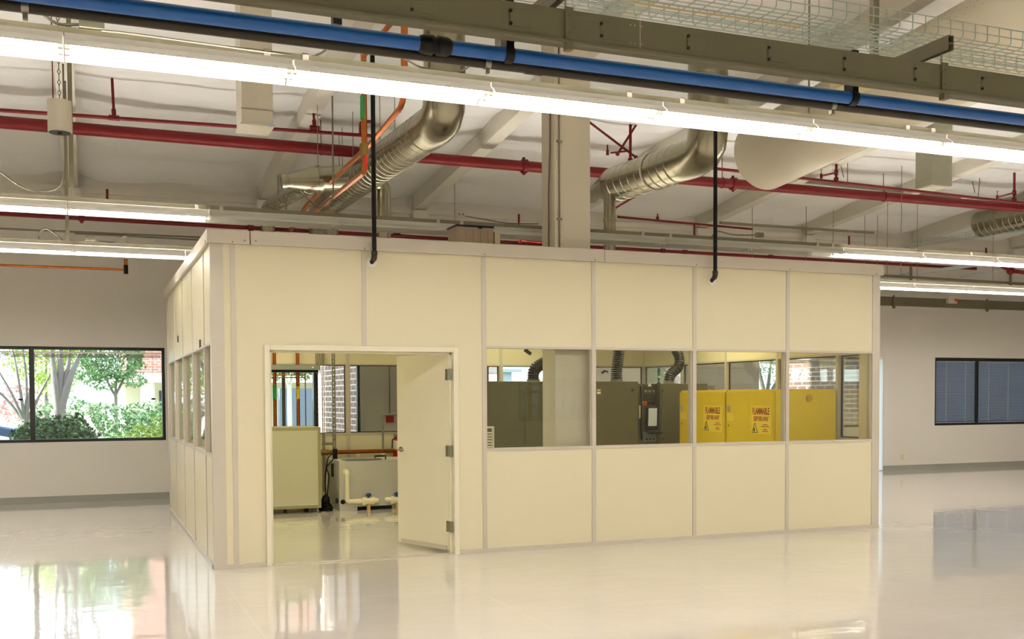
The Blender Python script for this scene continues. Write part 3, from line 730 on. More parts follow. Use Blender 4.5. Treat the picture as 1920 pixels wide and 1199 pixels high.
q = [P(xx, yy, Y=-4.6) for xx, yy in ((1180, 3), (1270, 18), (1360, 30), (1500, 52))]
tag(MB().tube(q, .006, 6).build('data_cable', mat('cream_cable', (200, 180, 130), .6)), 'cream cable lying in the near wire basket tray', 'cable')

# ================================================================== SPIRAL DUCTS
Y0 = .5; r1 = .215
v = P(834, 222, Y=Y0); X0, zd = v.x, v.z
far = P(622, 372, Z=zd); d1dir = (far-Vector((X0, Y0, zd))).normalized()
o = thing('spiral_duct', 'thick silver spiral duct left of the column, dropping from the roof and running back', 'duct', (X0, Y0, zd))
el = fillet([(X0, Y0, zd+.5), (X0, Y0, zd), Vector((X0, Y0, zd))+d1dir*.5], .42, 3)
spiral([(X0, Y0, 5.6), el[1]], r1, .2, .002).build('vertical_run', ductm, o)
MB().tube(el, r1+.004, 28).build('elbow', ductm, o)
far2 = far+d1dir*.1
spiral([el[-2], far2], r1, .15, .004).build('horizontal_run', ductm, o)
e2 = fillet([far2, far2+d1dir*.4, far2+d1dir*.4+Vector((0, 0, -.7))], .38, 3); e2[-1] = Vector((e2[-1].x, e2[-1].y, ZC+.012))
MB().tube(e2, r1+.004, 28).build('end_elbow', ductm, o)
# branch elbow dropping to the booth
YBR = 3.7; q = P(720, 380, Y=YBR); tt = (YBR-Y0)/(far.y-Y0); cx_ = X0+(far.x-X0)*tt; zb2 = P(720, 346, Y=YBR).z
pts = fillet([(cx_+.15, YBR, zb2), (q.x, YBR, zb2), (q.x, YBR, 3.4)], .14, 4); pts[-1] = Vector((q.x, YBR, ZC+.012))
MB().tube(pts, .085, 20).cyl((q.x, YBR, 3.75), (q.x, YBR, 3.78), .09, 20).build('branch_drop', ductm, o)
# reducer
a_, b2, c2, d2 = P(527, 341, Y=3.2), P(540, 340, Y=3.2), P(594, 337, Y=3.2), P(648, 334, Y=3.2)
o = thing('duct_reducer', 'silver reducing duct piece joining the thick duct from the left', 'duct', c2)
MB().tube([a_, a_+(b2-a_)*.3, b2], [.088, .095, .088], 24).build('collar', ductm, o)
MB().tube([b2, c2], [.088, .162], 24).build('cone', ductm, o)
MB().tube([c2, c2+(d2-c2)*.05, c2+(d2-c2)*.12, c2+(d2-c2)*.17, d2], [.17, .165, .17, .155, .155], 24).build('sleeve', ductm, o)
p = P(521, 345, Y=3.2); tag(MB().box(p.x-.006, p.x+.006, 3.19, 3.20, P(521, 366, Y=3.2).z, P(521, 328, Y=3.2).z).build('hanging_strut', galv), 'thin strut beside the small end of the reducing duct', 'strut')
# small spiral duct at left
s0, s1 = P(580, 350, Y=3.4), P(512, 384, Y=4.6)
s1 = Vector((s1.x, s1.y, s1.z)); sd_ = (s1-s0).normalized()
pts = fillet([s1, s1+sd_*.2, s1+sd_*.2+Vector((0, 0, -.4))], .15, 4); pts[-1] = Vector((pts[-1].x, pts[-1].y, ZC+.012))
o = spiral([s0, s1], .092, .08, .003, 20).build('small_spiral_duct', ductm); tag(o, 'small spiral duct under the reducing duct, bending down to the booth roof', 'duct')
MB().tube(pts, .094, 20).build('elbow', ductm, o)
# duct 2
Y0 = .8; v = P(1327, 288, Y=Y0); X0, zd = v.x, v.z; r2 = .232
far = P(1152, 347, Z=zd); dd = (far-Vector((X0, Y0, zd))).normalized()
o = thing('spiral_duct', 'thick silver spiral duct right of the column, dropping from the roof', 'duct', (X0, Y0, zd))
el = fillet([(X0, Y0, zd+.5), (X0, Y0, zd), Vector((X0, Y0, zd))+dd*.5], .42, 3)
spiral([(X0, Y0, 5.55), el[1]], r2, .2, .002).build('vertical_run', ductm, o)
MB().tube(el, r2+.004, 28).build('elbow', ductm, o)
spiral([el[-2], far], r2, .15, .004).build('horizontal_run', ductm, o)
mid = el[-2]+(far-el[-2])*.45; MB().tube([mid, mid+dd*.03], r2+.012, 28).build('band', alu, o)
w_ = P(1112, 370, Y=far.y+.9)
MB().tube([far, far+dd*.3, far+dd*.45, w_], [r2, .14, .1, .085], 24).build('end_reducer', ductm, o)
q = P(1143, 400, Y=far.y-.1); MB().tube([(q.x, far.y-.1, far.z-.05), (q.x, far.y-.1, ZC+.012)], .08, 20).cyl((q.x, far.y-.1, 3.9), (q.x, far.y-.1, 3.93), .086, 20).build('branch_drop', ductm, o)
# white fabric duct
F0 = P(1432, 291, Y=1.8); B0 = P(1425, 357, Y=1.8); B1 = P(1620, 275, X=B0.x+.1); dw = (B1-B0); dw.x = 0; dw.normalize(); rr = .46
c0 = Vector((F0.x, 1.8, B0.z+rr)); dwn = dw
pth = [c0-dwn*.10, c0-dwn*.06, c0]+[c0+dwn*(.5*i) for i in range(1, 16)]
o = MB().tube(pth, [.30, .42, rr]+[rr]*15, 40).build('fabric_air_duct', ductw); tag(o, 'large white perforated fabric air duct on the right, its rounded end facing back', 'duct')
m_ = MB()
for i in range(60):
    for s_ in range(4):
        an = math.radians(200+s_*9+(i % 2)*3); c_ = c0+dwn*(.12+.11*i); side_ = Vector((1, 0, 0)); upv = side_.cross(dwn)
        n_v = (side_*math.cos(an)+upv*abs(math.sin(an))*-1); q = c_+n_v*rr; m_.cyl(q, q+n_v*.002, .006, 5)
m_.build('perforations', mat('perforation_grey', (150, 142, 122), .8), o)
# silver duct at right edge
a_ = P(1838, 421, Y=5.6); b_ = P(1960, 398, X=a_.x); bb = Vector((a_.x, b_.y, a_.z))
o = spiral([a_, Vector((a_.x, 1.0, a_.z))], .235, .14, .006).build('spiral_duct_end', ductm); tag(o, 'open silver spiral duct entering from the right edge', 'duct')
# HVAC drops
a_ = P(453, 229, Y=.6); b_ = P(512, 232, Y=.6)
o = thing('air_drop', 'tall white rectangular air drop hanging left of the reducing duct', 'duct', ((a_.x+b_.x)/2, .78, a_.z))
MB().box(a_.x, b_.x, .6, .96, a_.z, 5.75).build('drop_casing', hvac, o, bevel=.004)
MB().box(a_.x-.012, b_.x+.012, .588, .972, a_.z-.02, a_.z).build('bottom_flange', hvac, o)
MB().box(a_.x-.004, b_.x+.004, .592, .6, a_.z+.13, a_.z+.14).build('seam', hvacg, o)
MB().obox((b_.x-.02, .57, a_.z+.0), (.012, 0, .03), (0, .006, 0), (-.006, 0, .003)).build('clip', mat('pale_blue_clip', (170, 190, 225), .3), o)
c0 = P(1749, 346, Y=2.0); yl = P(1716, 350, X=c0.x).y; xr = P(1785, 350, Y=2.0).x
o = thing('air_drop', 'grey sheet metal rectangular air drop at right, above the thick red pipe', 'duct', ((c0.x+xr)/2, (2+yl)/2, c0.z))
MB().box(c0.x, xr, 2.0, yl, c0.z, 5.5).build('drop_casing', hvacg, o, bevel=.004)
MB().box(c0.x+.02, xr-.02, 2.02, yl-.02, c0.z-.01, c0.z-.0).build('diffuser', hvac, o)
MB().box(c0.x-.004, xr+.004, 1.996, yl+.004, c0.z+.10, c0.z+.11).build('seam', hvacg, o)
# speaker
p = P(112, 220, Y=0); zt0, zb0 = P(112, 190, Y=0).z, P(112, 249, Y=0).z
o = thing('pendant_speaker', 'round white pendant speaker hanging by a chain at upper left', 'speaker', (p.x, 0, zb0))
MB().cyl((p.x, 0, zb0), (p.x, 0, zt0), .097, 32).build('speaker_can', speakw, o)
MB().cyl((p.x, 0, zb0-.004), (p.x, 0, zb0-.0005), .088, 32).cyl((p.x, 0, zb0-.012), (p.x, 0, zb0-.004), .02, 16).build('grille', blackm, o)
m_ = MB(); z = zt0; k = 0
while z < 5.55:
    ax = Vector((.012, 0, 0)) if k % 2 else Vector((0, .012, 0)); m_.tube([(p.x, 0, z), Vector((p.x, 0, z+.025))+ax, (p.x, 0, z+.05)], .0035, 5, False); m_.tube([(p.x, 0, z), Vector((p.x, 0, z+.025))-ax, (p.x, 0, z+.05)], .0035, 5, False); z += .045; k += 1
m_.build('chain', chain, o)
MB().cyl((p.x-.05, .01, zt0), (p.x-.05, .01, 5.5), .005, 6).build('speaker_wire', redm, o)

# ================================================================== SPRINKLER PIPES
YM = 4.0; zM = P(0, 229, Y=YM).z
o = thing('sprinkler_main_pipe', 'thick red sprinkler main running the full width behind the ducts', 'pipe', (4, YM, zM))
MB().cyl((-9, YM, zM), (22, YM, zM), .074, 24).build('main_tube', redm, o)
for xx, yy in ((983, 310), (1375, 340)):
    q = P(xx, yy, Y=YM); MB().cyl((q.x-.035, YM, zM), (q.x+.035, YM, zM), .098, 20).cyl((q.x-.008, YM, zM-.12), (q.x-.008, YM, zM+.12), .022, 10).build('grooved_coupling', redm, o)
def hanger(xx, Yd, zc, r, lb, m_=None):
    q = P(xx, 300, Y=Yd); mm = MB(); c_ = Vector((q.x, Yd, zc))
    ring = [c_+Vector((0, math.sin(a)*(r+.006), math.cos(a)*(r+.006))) for a in [2*math.pi*i/16 for i in range(17)]]
    mm.tube(ring, .006, 6, False).tube([c_+Vector((0, 0, r+.005)), (q.x, Yd, 5.62-.1*Yd)], .006, 6)
    tag(mm.build('pipe_hanger', m_ or redm), lb, 'hanger')
hanger(602, YM, zM, .074, 'red rod hanger on the main pipe right of the white air drop')
hanger(1354, YM, zM, .074, 'red ring hanger on the main pipe by the second silver duct')
hanger(1657, YM, zM, .074, 'red ring hanger on the main pipe left of the right air drop')
YS = 3.5
pa, pb = P(-10, 206, Y=YS), P(697, 255, Y=YS)
o = pipe('sprinkler_branch_pipe', [pa-(pb-pa)*.8, pb], .023, redm, 'thin red sprinkler pipe above the main at left')
def sprig(xx, y0, y1, Yd, lb, xoff=0):
    a, b_ = P(xx, y0, Y=Yd), P(xx+xoff, y1, Y=Yd)
    o = MB().cyl(a, b_, .017, 10).cyl(b_, b_+(a-b_).normalized()*.1, .027, 10).cyl(b_-Vector((.06, 0, 0)), b_+Vector((.06, 0, 0)), .032, 10).build('sprinkler_riser', redm); return tag(o, lb, 'pipe')
sprig(210, 147, 221, YS, 'red riser with tee standing on the thin pipe right of the speaker', 4)
sprig(588, 212, 240, YS, 'short red stub on the thin pipe left of the copper pipe', 2)
o = pipe('sprinkler_branch_pipe', [P(676, 254, Y=YS), P(676, 228, Y=YS), P(700, 228, Y=YS)], .022, redm, 'bent red pipe end behind the green labelled copper pipe', rad=.05)
pa, pb = P(1240, 305, Y=YS), P(1935, 383, Y=YS)
pipe('sprinkler_branch_pipe', [pa, pb], .024, redm, 'thin red sprinkler pipe above the main at right')
for (x1, y1, x2, y2, xh, yh, lb) in ((1568, 300, 1568, 337, 1540, 330, 'left'), (1902, 324, 1902, 375, 1870, 370, 'right')):
    m_ = MB(); a, b_, c_ = P(x1, y1, Y=YS), P(x2, y2, Y=YS), P(xh, yh, Y=YS-.35); m_.cyl(a, b_, .02, 10); top = P(x2, y2-18, Y=YS)
    m_.cyl(top, top-Vector((0, 0, .08)), .032, 10); m_.cyl(b_+Vector((0, 0, .03)), b_-Vector((0, 0, .04)), .036, 10); m_.tube([top-Vector((0, 0, .04)), c_], .015, 8); m_.cyl(c_-Vector((0, 0, .04)), c_+Vector((0, 0, .03)), .022, 8)
    o = m_.build('sprinkler_drop', redm); tag(o, 'red pipe tee with sprinkler arm, '+('just right of the white fabric duct' if lb == 'left' else 'at the right edge of the picture'), 'sprinkler')
    MB().cyl(c_+Vector((0, 0, .03)), c_+Vector((0, 0, .09)), .008, 8).cyl(c_+Vector((0, 0, .09)), c_+Vector((0, 0, .095)), .022, 8).build('sprinkler_head', galv, o)
for (xx, y0, y1, lb, dx) in ((1577, 312, 333, 'slanting red rod right of the left sprinkler tee', 5), (1589, 305, 343, 'straight red rod right of the left sprinkler tee', 0), (1823, 340, 362, 'slanting red rod, left of a pair near the right edge', 5), (1837, 334, 368, 'slanting red rod, right of a pair near the right edge', -3)):
    tag(MB().cyl(P(xx, y0, Y=YS), P(xx+dx, y1, Y=YS), .006, 6).build('pipe_brace_rod', redm), lb, 'rod')
# lower red line near the wall
YL = 6.6
pa, pb = P(-60, 398, Y=YL), P(1830, 504, Y=YL); zl = (P(0, 401, Y=YL).z+pb.z)/2
pa = P(0, 401, Y=YL); o = pipe('sprinkler_line', [pa-(pb-pa)*.3, pb], .03, redm, 'long red sprinkler line low behind the booth roof')
for xx, yy in ((153, 410), (470, 425), (1243, 467), (1284, 470), (1445, 479)):
    s_ = (xx-0)/1830; q = P(xx, 401+s_*103, Y=YL); MB().cyl(q-Vector((.04, 0, 0)), q+Vector((.04, 0, 0)), .045, 10).cyl(q-Vector((0, 0, .07)), q, .02, 8).build('fitting', redm, o)
pipe('sprinkler_line', [P(1158, 407, Y=6.2), P(1411, 430, Y=6.2)], .019, redm, 'short thin red pipe right of the column under the second duct')
q = P(1233, 410, Y=6.2); tag(MB().cyl(q, q+Vector((0, 0, .07)), .012, 8).cyl(q-Vector((0, 0, .02)), q+Vector((0, 0, .03)), .028, 8).cyl(q+Vector((0, 0, .07)), q+Vector((0, 0, .075)), .02, 8).build('upright_sprinkler', redm), 'small upright sprinkler on the short thin red pipe', 'sprinkler')
for (xx, ya, yb, lb) in ((201, 355, 368, 'small red stub above the second light row at left'), (973, 402, 417, 'red stub above the second light row left of the column'), (1592, 443, 455, 'red stub above the second light row at right'), (1849, 465, 473, 'red stub above the second light row near the right edge'), (1302, 422, 440, 'red stub between the second duct and the black drop pipe')):
    tag(MB().cyl(P(xx, ya, Y=6.0), P(xx, yb+6, Y=6.0), .018, 8).build('sprinkler_stub', redm), lb, 'pipe')
# seismic braces right of the column
for (a, b_, lb, rr_) in (((1085, 214), (1192, 295), 'long slanting red brace pipe right of the column', .016), ((1198, 226), (1158, 289), 'short slanting red brace crossing the long one', .016), ((1182, 225), (1182, 300), 'upright red pipe behind the crossing braces', .02), ((1145, 287), (1182, 283), 'short level red pipe joining the crossing braces', .012), ((1153, 391), (1208, 358), 'slanting red brace below the second silver duct', .016)):
    p, q = P(*a, Y=3.2), P(*b_, Y=3.2); tag(MB().cyl(p, q, rr_, 10).ball(q, rr_*1.8).build('brace_pipe', redm), lb, 'pipe')
p = P(1139, 291, Y=3.2); tag(MB().cyl(p, p+Vector((0, 0, .07)), .022, 8).cyl(p+Vector((0, 0, .07)), p+Vector((0, 0, .14)), .012, 8).build('upright_sprinkler', redm), 'red sprinkler head at the end of the short level pipe', 'sprinkler')
# beige strut lengths hung at right
for (a, b_, Yd, lb) in (((1350, 418), (1638, 437), 6.0, 'grey level strut hanging right of the black drop pipe'), ((1489, 339), (1800, 371), 4.7, 'grey level strut behind the thick red pipe at right')):
    p, q = P(*a, Y=Yd), P(*b_, Y=Yd); tag(MB().bar(p, q, .041, .041).build('level_strut', galv), lb, 'strut')
for (xx, Yd, z0, lb) in ((1411, 6.0, 3.7, 'left one by the short red pipe'), (1512, 6.0, 3.8, 'under the level strut'), (1563, 6.1, 3.7, 'beside the level strut end'), (1622, 6.0, 3.7, 'at the level strut end'), (1646, 6.2, 3.7, 'right of the level strut end'),
                         (1665, 5.0, 3.7, 'under the red ring hanger'), (1691, 3.6, 3.5, 'long one left of the right air drop'), (1721, 5.4, 3.6, 'below the right air drop'), (1864, 5.0, 3.7, 'between the sprinkler tees near the right edge'),
                         (852, 6.0, 4.1, 'above the pale box left of the column'), (642, 4.2, 4.5, 'over the reducing duct'), (662, 3.6, 4.6, 'left of the green labelled pipe'), (636, 4.4, 4.6, 'left over the sleeve of the reducing duct'), (713, 3.0, 4.6, 'above the thick duct, left'), (741, 2.6, 4.7, 'above the thick duct, right'), (596, 3.2, 4.3, 'beside the reducing duct band')):
    q = P(xx, 300, Y=Yd); ztop = 5.62-.1*Yd
    tag(MB().cyl((q.x, Yd, z0), (q.x, Yd, ztop), .005, 6).build('hanger_rod', galv), 'thin grey hanger rod, '+lb, 'rod')
# far cable tray + ladder at right
q0, q1 = P(1700, 466, Y=7.0), P(1925, 432, Y=5.0)
d_ = (q1-q0); basket((q0, q0+d_*1.6), .2, .1, -1, q0.z, .12, 'far wire basket tray under the open silver duct at right', r=.004, along=.06)
for (a, b_, Ya, Yb2, lb) in (((1690, 516), (1870, 492), 7.0, 5.6, 'pale strut rail rising to the right behind the third light row, upper'), ((1800, 520), (1925, 500), 7.0, 6.0, 'pale strut rail rising to the right behind the third light row, lower')):
    tag(MB().bar(P(*a, Y=Ya), P(*b_, Y=Yb2), .06, .06).build('strut_rail', mat('bright_zinc', (190, 196, 196), .3, .4)), lb, 'strut')
p, q = P(1650, 517, Y=6.9), P(1925, 533, Y=6.9); tag(MB().bar(p, q+(q-p)*.3, .05, .05).build('level_strut', galv), 'grey level strut just above the third light row at right', 'strut')
for xx in (1708, 1790+105):
    q = P(xx, 500, Y=6.6); tag(MB().box(q.x-.02, q.x+.02, 6.58, 6.62, P(xx, 545, Y=6.6).z, P(xx, 498, Y=6.6).z).build('hanging_strut', galv), 'grey hanging strut %s above the right wall' % ('left' if xx < 1800 else 'right'), 'strut')
p = P(1895, 508, Y=5.6); tag(MB().tube([p+Vector((-.3, 0, .1)), p, p+Vector((.4, 0, -.02))], .04, 10).ball(p, .08).build('valve_pipe', redm), 'red valve fittings at the right edge above the third light row', 'pipe')
# far busway on the right wall
za, zb3 = P(1780, 561, Y=7.0).z, P(1780, 577, Y=7.0).z
o = thing('wall_busway', 'olive grey busway along the right wall under the third light row', 'busway', (16, 7.0, zb3))
MB().box(8.2, 23.5, 7.0, 7.1, zb3, za).build('busway_housing', busm, o)
for xx in (1675, 1850):
    q = P(xx, 568, Y=7.0); MB().cyl((q.x, 6.985, zb3-.04), (q.x, 6.985, za+.03), .02, 8).ball((q.x, 6.985, zb3-.03), .035).build('clamp', busm, o)
q = P(1783, 565, Y=6.97); MB().box(q.x-.11, q.x+.13, 6.93, 6.999, q.z-.05, q.z+.06).build('tap_box', alu, o); MB().box(q.x+.06, q.x+.12, 6.92, 6.93, q.z-.01, q.z+.05).build('switch', redx, o)

# ================================================================== COPPER AND BLACK PIPES
o = thing('copper_riser', 'vertical copper pipe with green label and red valve handle, left of the black drop pipe', 'pipe', P(681, 318, Y=.3))
pts = fillet([P(681, 60, Y=.3), P(684, 322, Y=.3), P(602, 388, Y=2.7), P(560, 422, Y=4.0)], .08); MB().tube(pts, .029, 14).build('copper_tube', copper, o)
a, b_ = P(681, 180, Y=.3), P(681, 224, Y=.3); MB().cyl(a, b_, .0305, 14).build('flow_label', greenl, o)
a, b_ = P(682, 270, Y=.3), P(683, 294, Y=.3); MB().cyl(a, b_, .042, 14).build('valve_body', mat('brass', (150, 125, 70), .35, .8), o)
a, b_ = P(687, 290, Y=.24), P(685, 316, Y=.24); MB().bar(a, b_, .03, .012, up=(0, 1, 0)).build('valve_handle', mat('orange_red_handle', (225, 50, 20), .4), o)
pts = fillet([P(757, 40, Y=.5), P(757, 195, Y=.5), P(690, 275, Y=1.6), P(575, 385, Y=4.2), P(545, 431, Y=5.0)], .15); tag(MB().tube(pts, .03, 14).build('copper_return_pipe', copper), 'copper pipe bending down and running back beside the thick duct', 'pipe')
pipe('copper_pipe', [P(760, 40, Y=-1.2), P(760, 125, Y=-1.2)], .022, copper, 'short upright copper pipe seen between blue pipe and light row')
pipe('copper_pipe', [P(743, 32, Y=-1.0), P(702, 80, Y=-.6), P(682, 105, Y=-.4), P(682, 115, Y=-.4)], .024, copper, 'slanting copper pipe left of the coupling on the blue pipe')
pa, pb = P(-10, 497, Y=5.5), P(232, 506, Y=5.5)
o = pipe('copper_line', [pa-(pb-pa)*1.2, pb], .017, copper, 'level copper pipe with black end valve left of the booth')
p = P(236, 500, Y=5.5); MB().cyl(p-Vector((0, 0, .1)), p+Vector((0, 0, .02)), .03, 12).build('end_valve', blackm, o); MB().cyl(p+Vector((0, 0, .02)), p+Vector((0, 0, .1)), .024, 12).build('brass_stub', copper, o)
for (x_, yb, xe, lb) in ((702, 478, 697, 'black drop pipe entering the booth wall above the door'), (1341, 513, 1334, 'black drop pipe entering the booth wall above the yellow cabinets')):
    Yp = -.10; top = P(x_, 120 if x_ < 1000 else 160, Y=Yp); e = P(x_, yb+6, Y=Yp); w_ = P(xe, yb+14, Y=0.008)
    zt4 = P(x_, 82 if x_ < 1000 else 236, Y=Yp).z
    o = thing('black_drop_pipe', lb, 'pipe', (e.x, Yp, e.z)); pts = fillet([(e.x, Yp, zt4), (e.x, Yp, e.z), (w_.x, .006, w_.z)], .03, 3)
    MB().tube(pts[:1]+pts[1:], .0215, 14).build('pipe_run', blackm, o)
    MB().tube(pts[1:-1], .028, 14).cyl(pts[1]+Vector((0, 0, .03)), pts[1], .031, 14).build('elbow_fitting', mat('bronze_black', (50, 40, 24), .4, .3), o)
    MB().cyl((w_.x, 0.0, w_.z), (w_.x, .0075, w_.z), .05, 20).build('wall_escutcheon', white_p, o)
# things on the booth roof
p0, p1 = P(856, 424, Y=.32), P(925, 428, Y=.32)
o = thing('roof_enclosure', 'tan ribbed enclosure with black lid standing on the booth roof left of the column', 'enclosure', ((p0.x+p1.x)/2, .45, H))
m_ = MB(); zz = p0.z
m_.box(p0.x, p1.x, .32, .6, ZC+.012, zz)
for i in range(5): xx = p0.x+(p1.x-p0.x)*(i+.5)/5; m_.box(xx-.022, xx+.022, .312, .32, ZC+.05, zz-.02)
m_.build('enclosure_body', tanbox, o, bevel=.004); MB().box(p0.x-.008, p1.x+.008, .31, .61, zz, zz+.018).build('lid', blackm, o, bevel=.004)
MB().box((p0.x+p1.x)/2+.03, (p0.x+p1.x)/2+.07, .3, .31, zz-.015, zz+.012).build('latch', blackm, o)
p = P(932, 448, Y=.4); tag(MB().box(p.x-.025, p.x+.035, .4, .46, ZC+.012, p.z+.07).build('small_sensor_box', mat('ivory_box', (205, 195, 160), .5)), 'small ivory box on the booth roof right of the tan enclosure', 'box')
p = P(744, 437, Y=6.9); tag(MB().box(p.x-.05, p.x+.05, 6.85, 6.95, p.z-.07, p.z+.07).box(p.x-.012, p.x+.012, 6.84, 6.86, p.z, p.z+.03).build('wall_sensor', blackm), 'small black square box seen just over the booth roof', 'sensor')
pipe('sprinkler_line', [P(975, 455, Y=2.5), P(975, 449, Y=2.5), P(1000, 452, Y=2.5), P(1030, 454, Y=2.5)], .02, redx, 'bright red bent pipe on the booth roof left of the column', rad=.04)
p = P(630, 37, Y=-3.9)
tag(MB().box(p.x-.02, p.x+.03, -3.92, -3.86, p.z-.03, p.z+.04).cyl((p.x, -3.89, p.z+.04), (p.x, -3.89, 5.9), .004, 6).build('beam_clamp_sensor', blackm), 'small black device hanging by the blue pipe at the top left of centre', 'sensor')

# ================================================================== INSIDE THE BOOTH, THROUGH THE DOOR
FL = P(603, 961, Z=0); yF = FL.y; xR_ = FL.x; zT = P(600, 801, Y=yF).z
o = thing('chiller_cabinet', 'tall pale green grey cabinet on a skid seen in the left of the doorway', 'cabinet', (xR_-.4, yF+.35, 0))
xL_ = xR_-.80
MB().box(xL_, xR_, yF, yF+.7, .06, zT).build('cabinet_frame', mat('olive_frame', (156, 150, 108), .5), o, bevel=.004)
pa, pb = P(516, 809, Y=yF), P(597, 957, Y=yF)
MB().box(xL_+.04, pb.x, yF-.012, yF, .10, pa.z).build('front_panel', chill, o, bevel=.003)
m_ = MB()
for xx in (xL_+.05, xR_-.12): m_.box(xx, xx+.06, yF+.03, yF+.09, 0, .06).box(xx, xx+.06, yF+.6, yF+.66, 0, .06)
m_.build('feet', greyd, o)
# header box and copper pair
zt_h, zb_h = P(550, 685, Y=5.0).z, P(550, 694, Y=5.0).z; xh = P(600, 690, Y=5.0).x
o = thing('header_box', 'dark grey wall box spanning over the window behind the chiller cabinet', 'enclosure', (xh-.5, 5.1, zb_h))
MB().box(xh-1.0, xh, 5.0, 5.18, zb_h, zt_h).build('box_shell', grey, o, bevel=.003); MB().box(xh-1.0, xh-.02, 5.03, 5.16, zb_h-.03, zb_h).build('shadow_strip', blackm, o)  # black strip below the shell stands in for its shadow
q = P(587, 689, Y=4.99); MB().box(q.x-.012, q.x+.012, 4.995, 5.0, q.z-.008, q.z+.008).build('small_label', labelw, o)
for (xx, lb, lm, ly) in ((515.5, 'left copper pipe with green label rising behind the chiller cabinet', greenl, (722, 750)), (559, 'right copper pipe with yellow label rising behind the chiller cabinet', yellowl, (725, 748))):
    q = P(xx, 760, Y=5.25); o = MB().cyl((q.x, 5.25, .5), (q.x, 5.25, ZC-.031), .026, 14).build('copper_riser', copper); tag(o, lb, 'pipe')
    za, zb3 = P(xx, ly[0], Y=5.25).z, P(xx, ly[1], Y=5.25).z; MB().cyl((q.x, 5.25, zb3), (q.x, 5.25, za), .0275, 14).build('flow_label', lm, o)
for yy, lb in ((703.5, 'upper'), (708.5, 'lower')):
    pa, pb = P(505, yy, Y=5.35), P(572, yy, Y=5.35); tag(MB().cyl(pa, pb, .007, 8).build('thin_copper_tube', copper), lb+' thin level copper tube across the window behind the cabinet', 'pipe')
q = P(573, 760, Y=5.35); tag(MB().cyl((q.x, 5.35, 1.1), (q.x, 5.35, P(573, 700, Y=5.35).z), .008, 8).build('thin_copper_tube', copper), 'thin upright tube right of the yellow labelled copper pipe', 'pipe')
q = P(532, 760, Y=5.42); tag(MB().box(q.x-.022, q.x+.022, 5.40, 5.44, .04, P(532, 694, Y=5.42).z).build('grey_post', greyd), 'dark grey post between the two copper pipes behind the cabinet', 'post')
for i, xx in enumerate((593, 596.5, 600, 604, 607)):
    q = P(xx, 700, Y=5.4); zlow = 1.93 if i < 3 else .2
    tag(MB().cyl((q.x, 5.4, zlow), (q.x, 5.4, ZC-.031), .008, 8).build('rear_conduit', galv), ['first (leftmost)', 'second', 'third', 'fourth', 'fifth (rightmost)'][i]+' of the thin conduits on the booth rear wall seen in the doorway', 'conduit')
# slotted strut
q = P(626, 760, Y=5.0); o = thing('slotted_strut', 'upright slotted strut with cross arm in the doorway, left of the tank', 'strut', (q.x, 5.0, 0))
m_ = MB(); z = .0
m_.box(q.x-.022, q.x-.010, 4.98, 5.02, 0, ZC-.031).box(q.x+.010, q.x+.022, 4.98, 5.02, 0, ZC-.031)
while z < ZC-.1: m_.box(q.x-.010, q.x+.010, 4.98, 4.984, z, z+.03); z += .06
m_.build('upright', galv, o)
za = P(610, 833, Y=5.0).z; pa = P(604, 833, Y=5.0)
MB().box(pa.x, q.x-.022, 4.98, 5.02, za-.02, za+.02).build('cross_arm', galv, o)
MB().box(q.x-.03, q.x+.035, 4.96, 4.975, P(626, 866, Y=5).z, P(626, 842, Y=5).z).build('bracket', blackm, o)
# tank
T0 = P(637, 959, Z=0); yT = T0.y; xT = T0.x; zTk = P(637, 865, Y=yT).z; yTb = min(P(617, 950, X=xT).y, 5.45)
o = thing('process_tank', 'pale grey plastic tank with cream plumbing in the doorway beside the open door', 'tank', (xT+.7, (yT+yTb)/2, 0))
MB().box(xT, xT+1.6, yT, yTb, .05, zTk).box(xT, xT+.25, yT, yTb, 0, .05).box(xT+.75, xT+.95, yT, yTb, 0, .05).box(xT+1.35, xT+1.6, yT, yTb, 0, .05).build('tank_body', tankm, o, bevel=.004)
MB().box(xT+.255, xT+.745, yT+.02, yT+.03, .003, .047).box(xT+.955, xT+1.345, yT+.02, yT+.03, .003, .047).build('fork_slots', blackm, o)
MB().obox((xT+.35, yT+.12, zTk+.012), (.26, 0, 0), (0, .13, 0), (0, 0, .006)).build('lid_flap', grey, o)
def pv(x, y, dy=.07): return P(x, y, Y=yT-dy)
q = P(681, 885, Y=yT)
pa, pb, pc = pv(651, 886), pv(651, 941), pv(709, 939)
MB().tube(fillet([(pa.x, yT+.01, pa.z), pa, pb, pc], .04, 4), .034, 14).cyl((pa.x-.005, yT-.012, pa.z), (pa.x-.005, yT, pa.z), .045, 16).build('drain_pipe', pvc, o)
def valve(x, y, par):
    c_ = pv(x, y); m_ = MB().cyl(c_-Vector((.075, 0, 0)), c_+Vector((.075, 0, 0)), .046, 14).cyl(c_-Vector((.085, 0, 0)), c_-Vector((.05, 0, 0)), .055, 14).cyl(c_+Vector((.05, 0, 0)), c_+Vector((.085, 0, 0)), .055, 14)
    v_ = m_.build('valve', pvc, par); MB().cyl(c_+Vector((0, 0, .045)), c_+Vector((0, 0, .07)), .02, 10).ball(c_+Vector((0, 0, .085)), .035, 1.2, .7, .8).build('valve_knob', bluek, v_)
    MB().box(c_.x-.02, c_.x+.02, c_.y-.03, c_.y+.03, 0, c_.z-.045).build('support_block', wood, v_)
valve(691, 940, o)
pd, pe = pv(728, 938), pv(760, 938); MB().tube([(pd.x, yT+.01, pd.z), (pd.x, yT-.05, pd.z), pd+Vector((.03, 0, 0)), pe], .034, 14).build('drain_pipe', pvc, o)
valve(744, 938, o)
pa = P(621, 858+7, X=xT-.012); pb = P(619, 893, X=xT-.012)
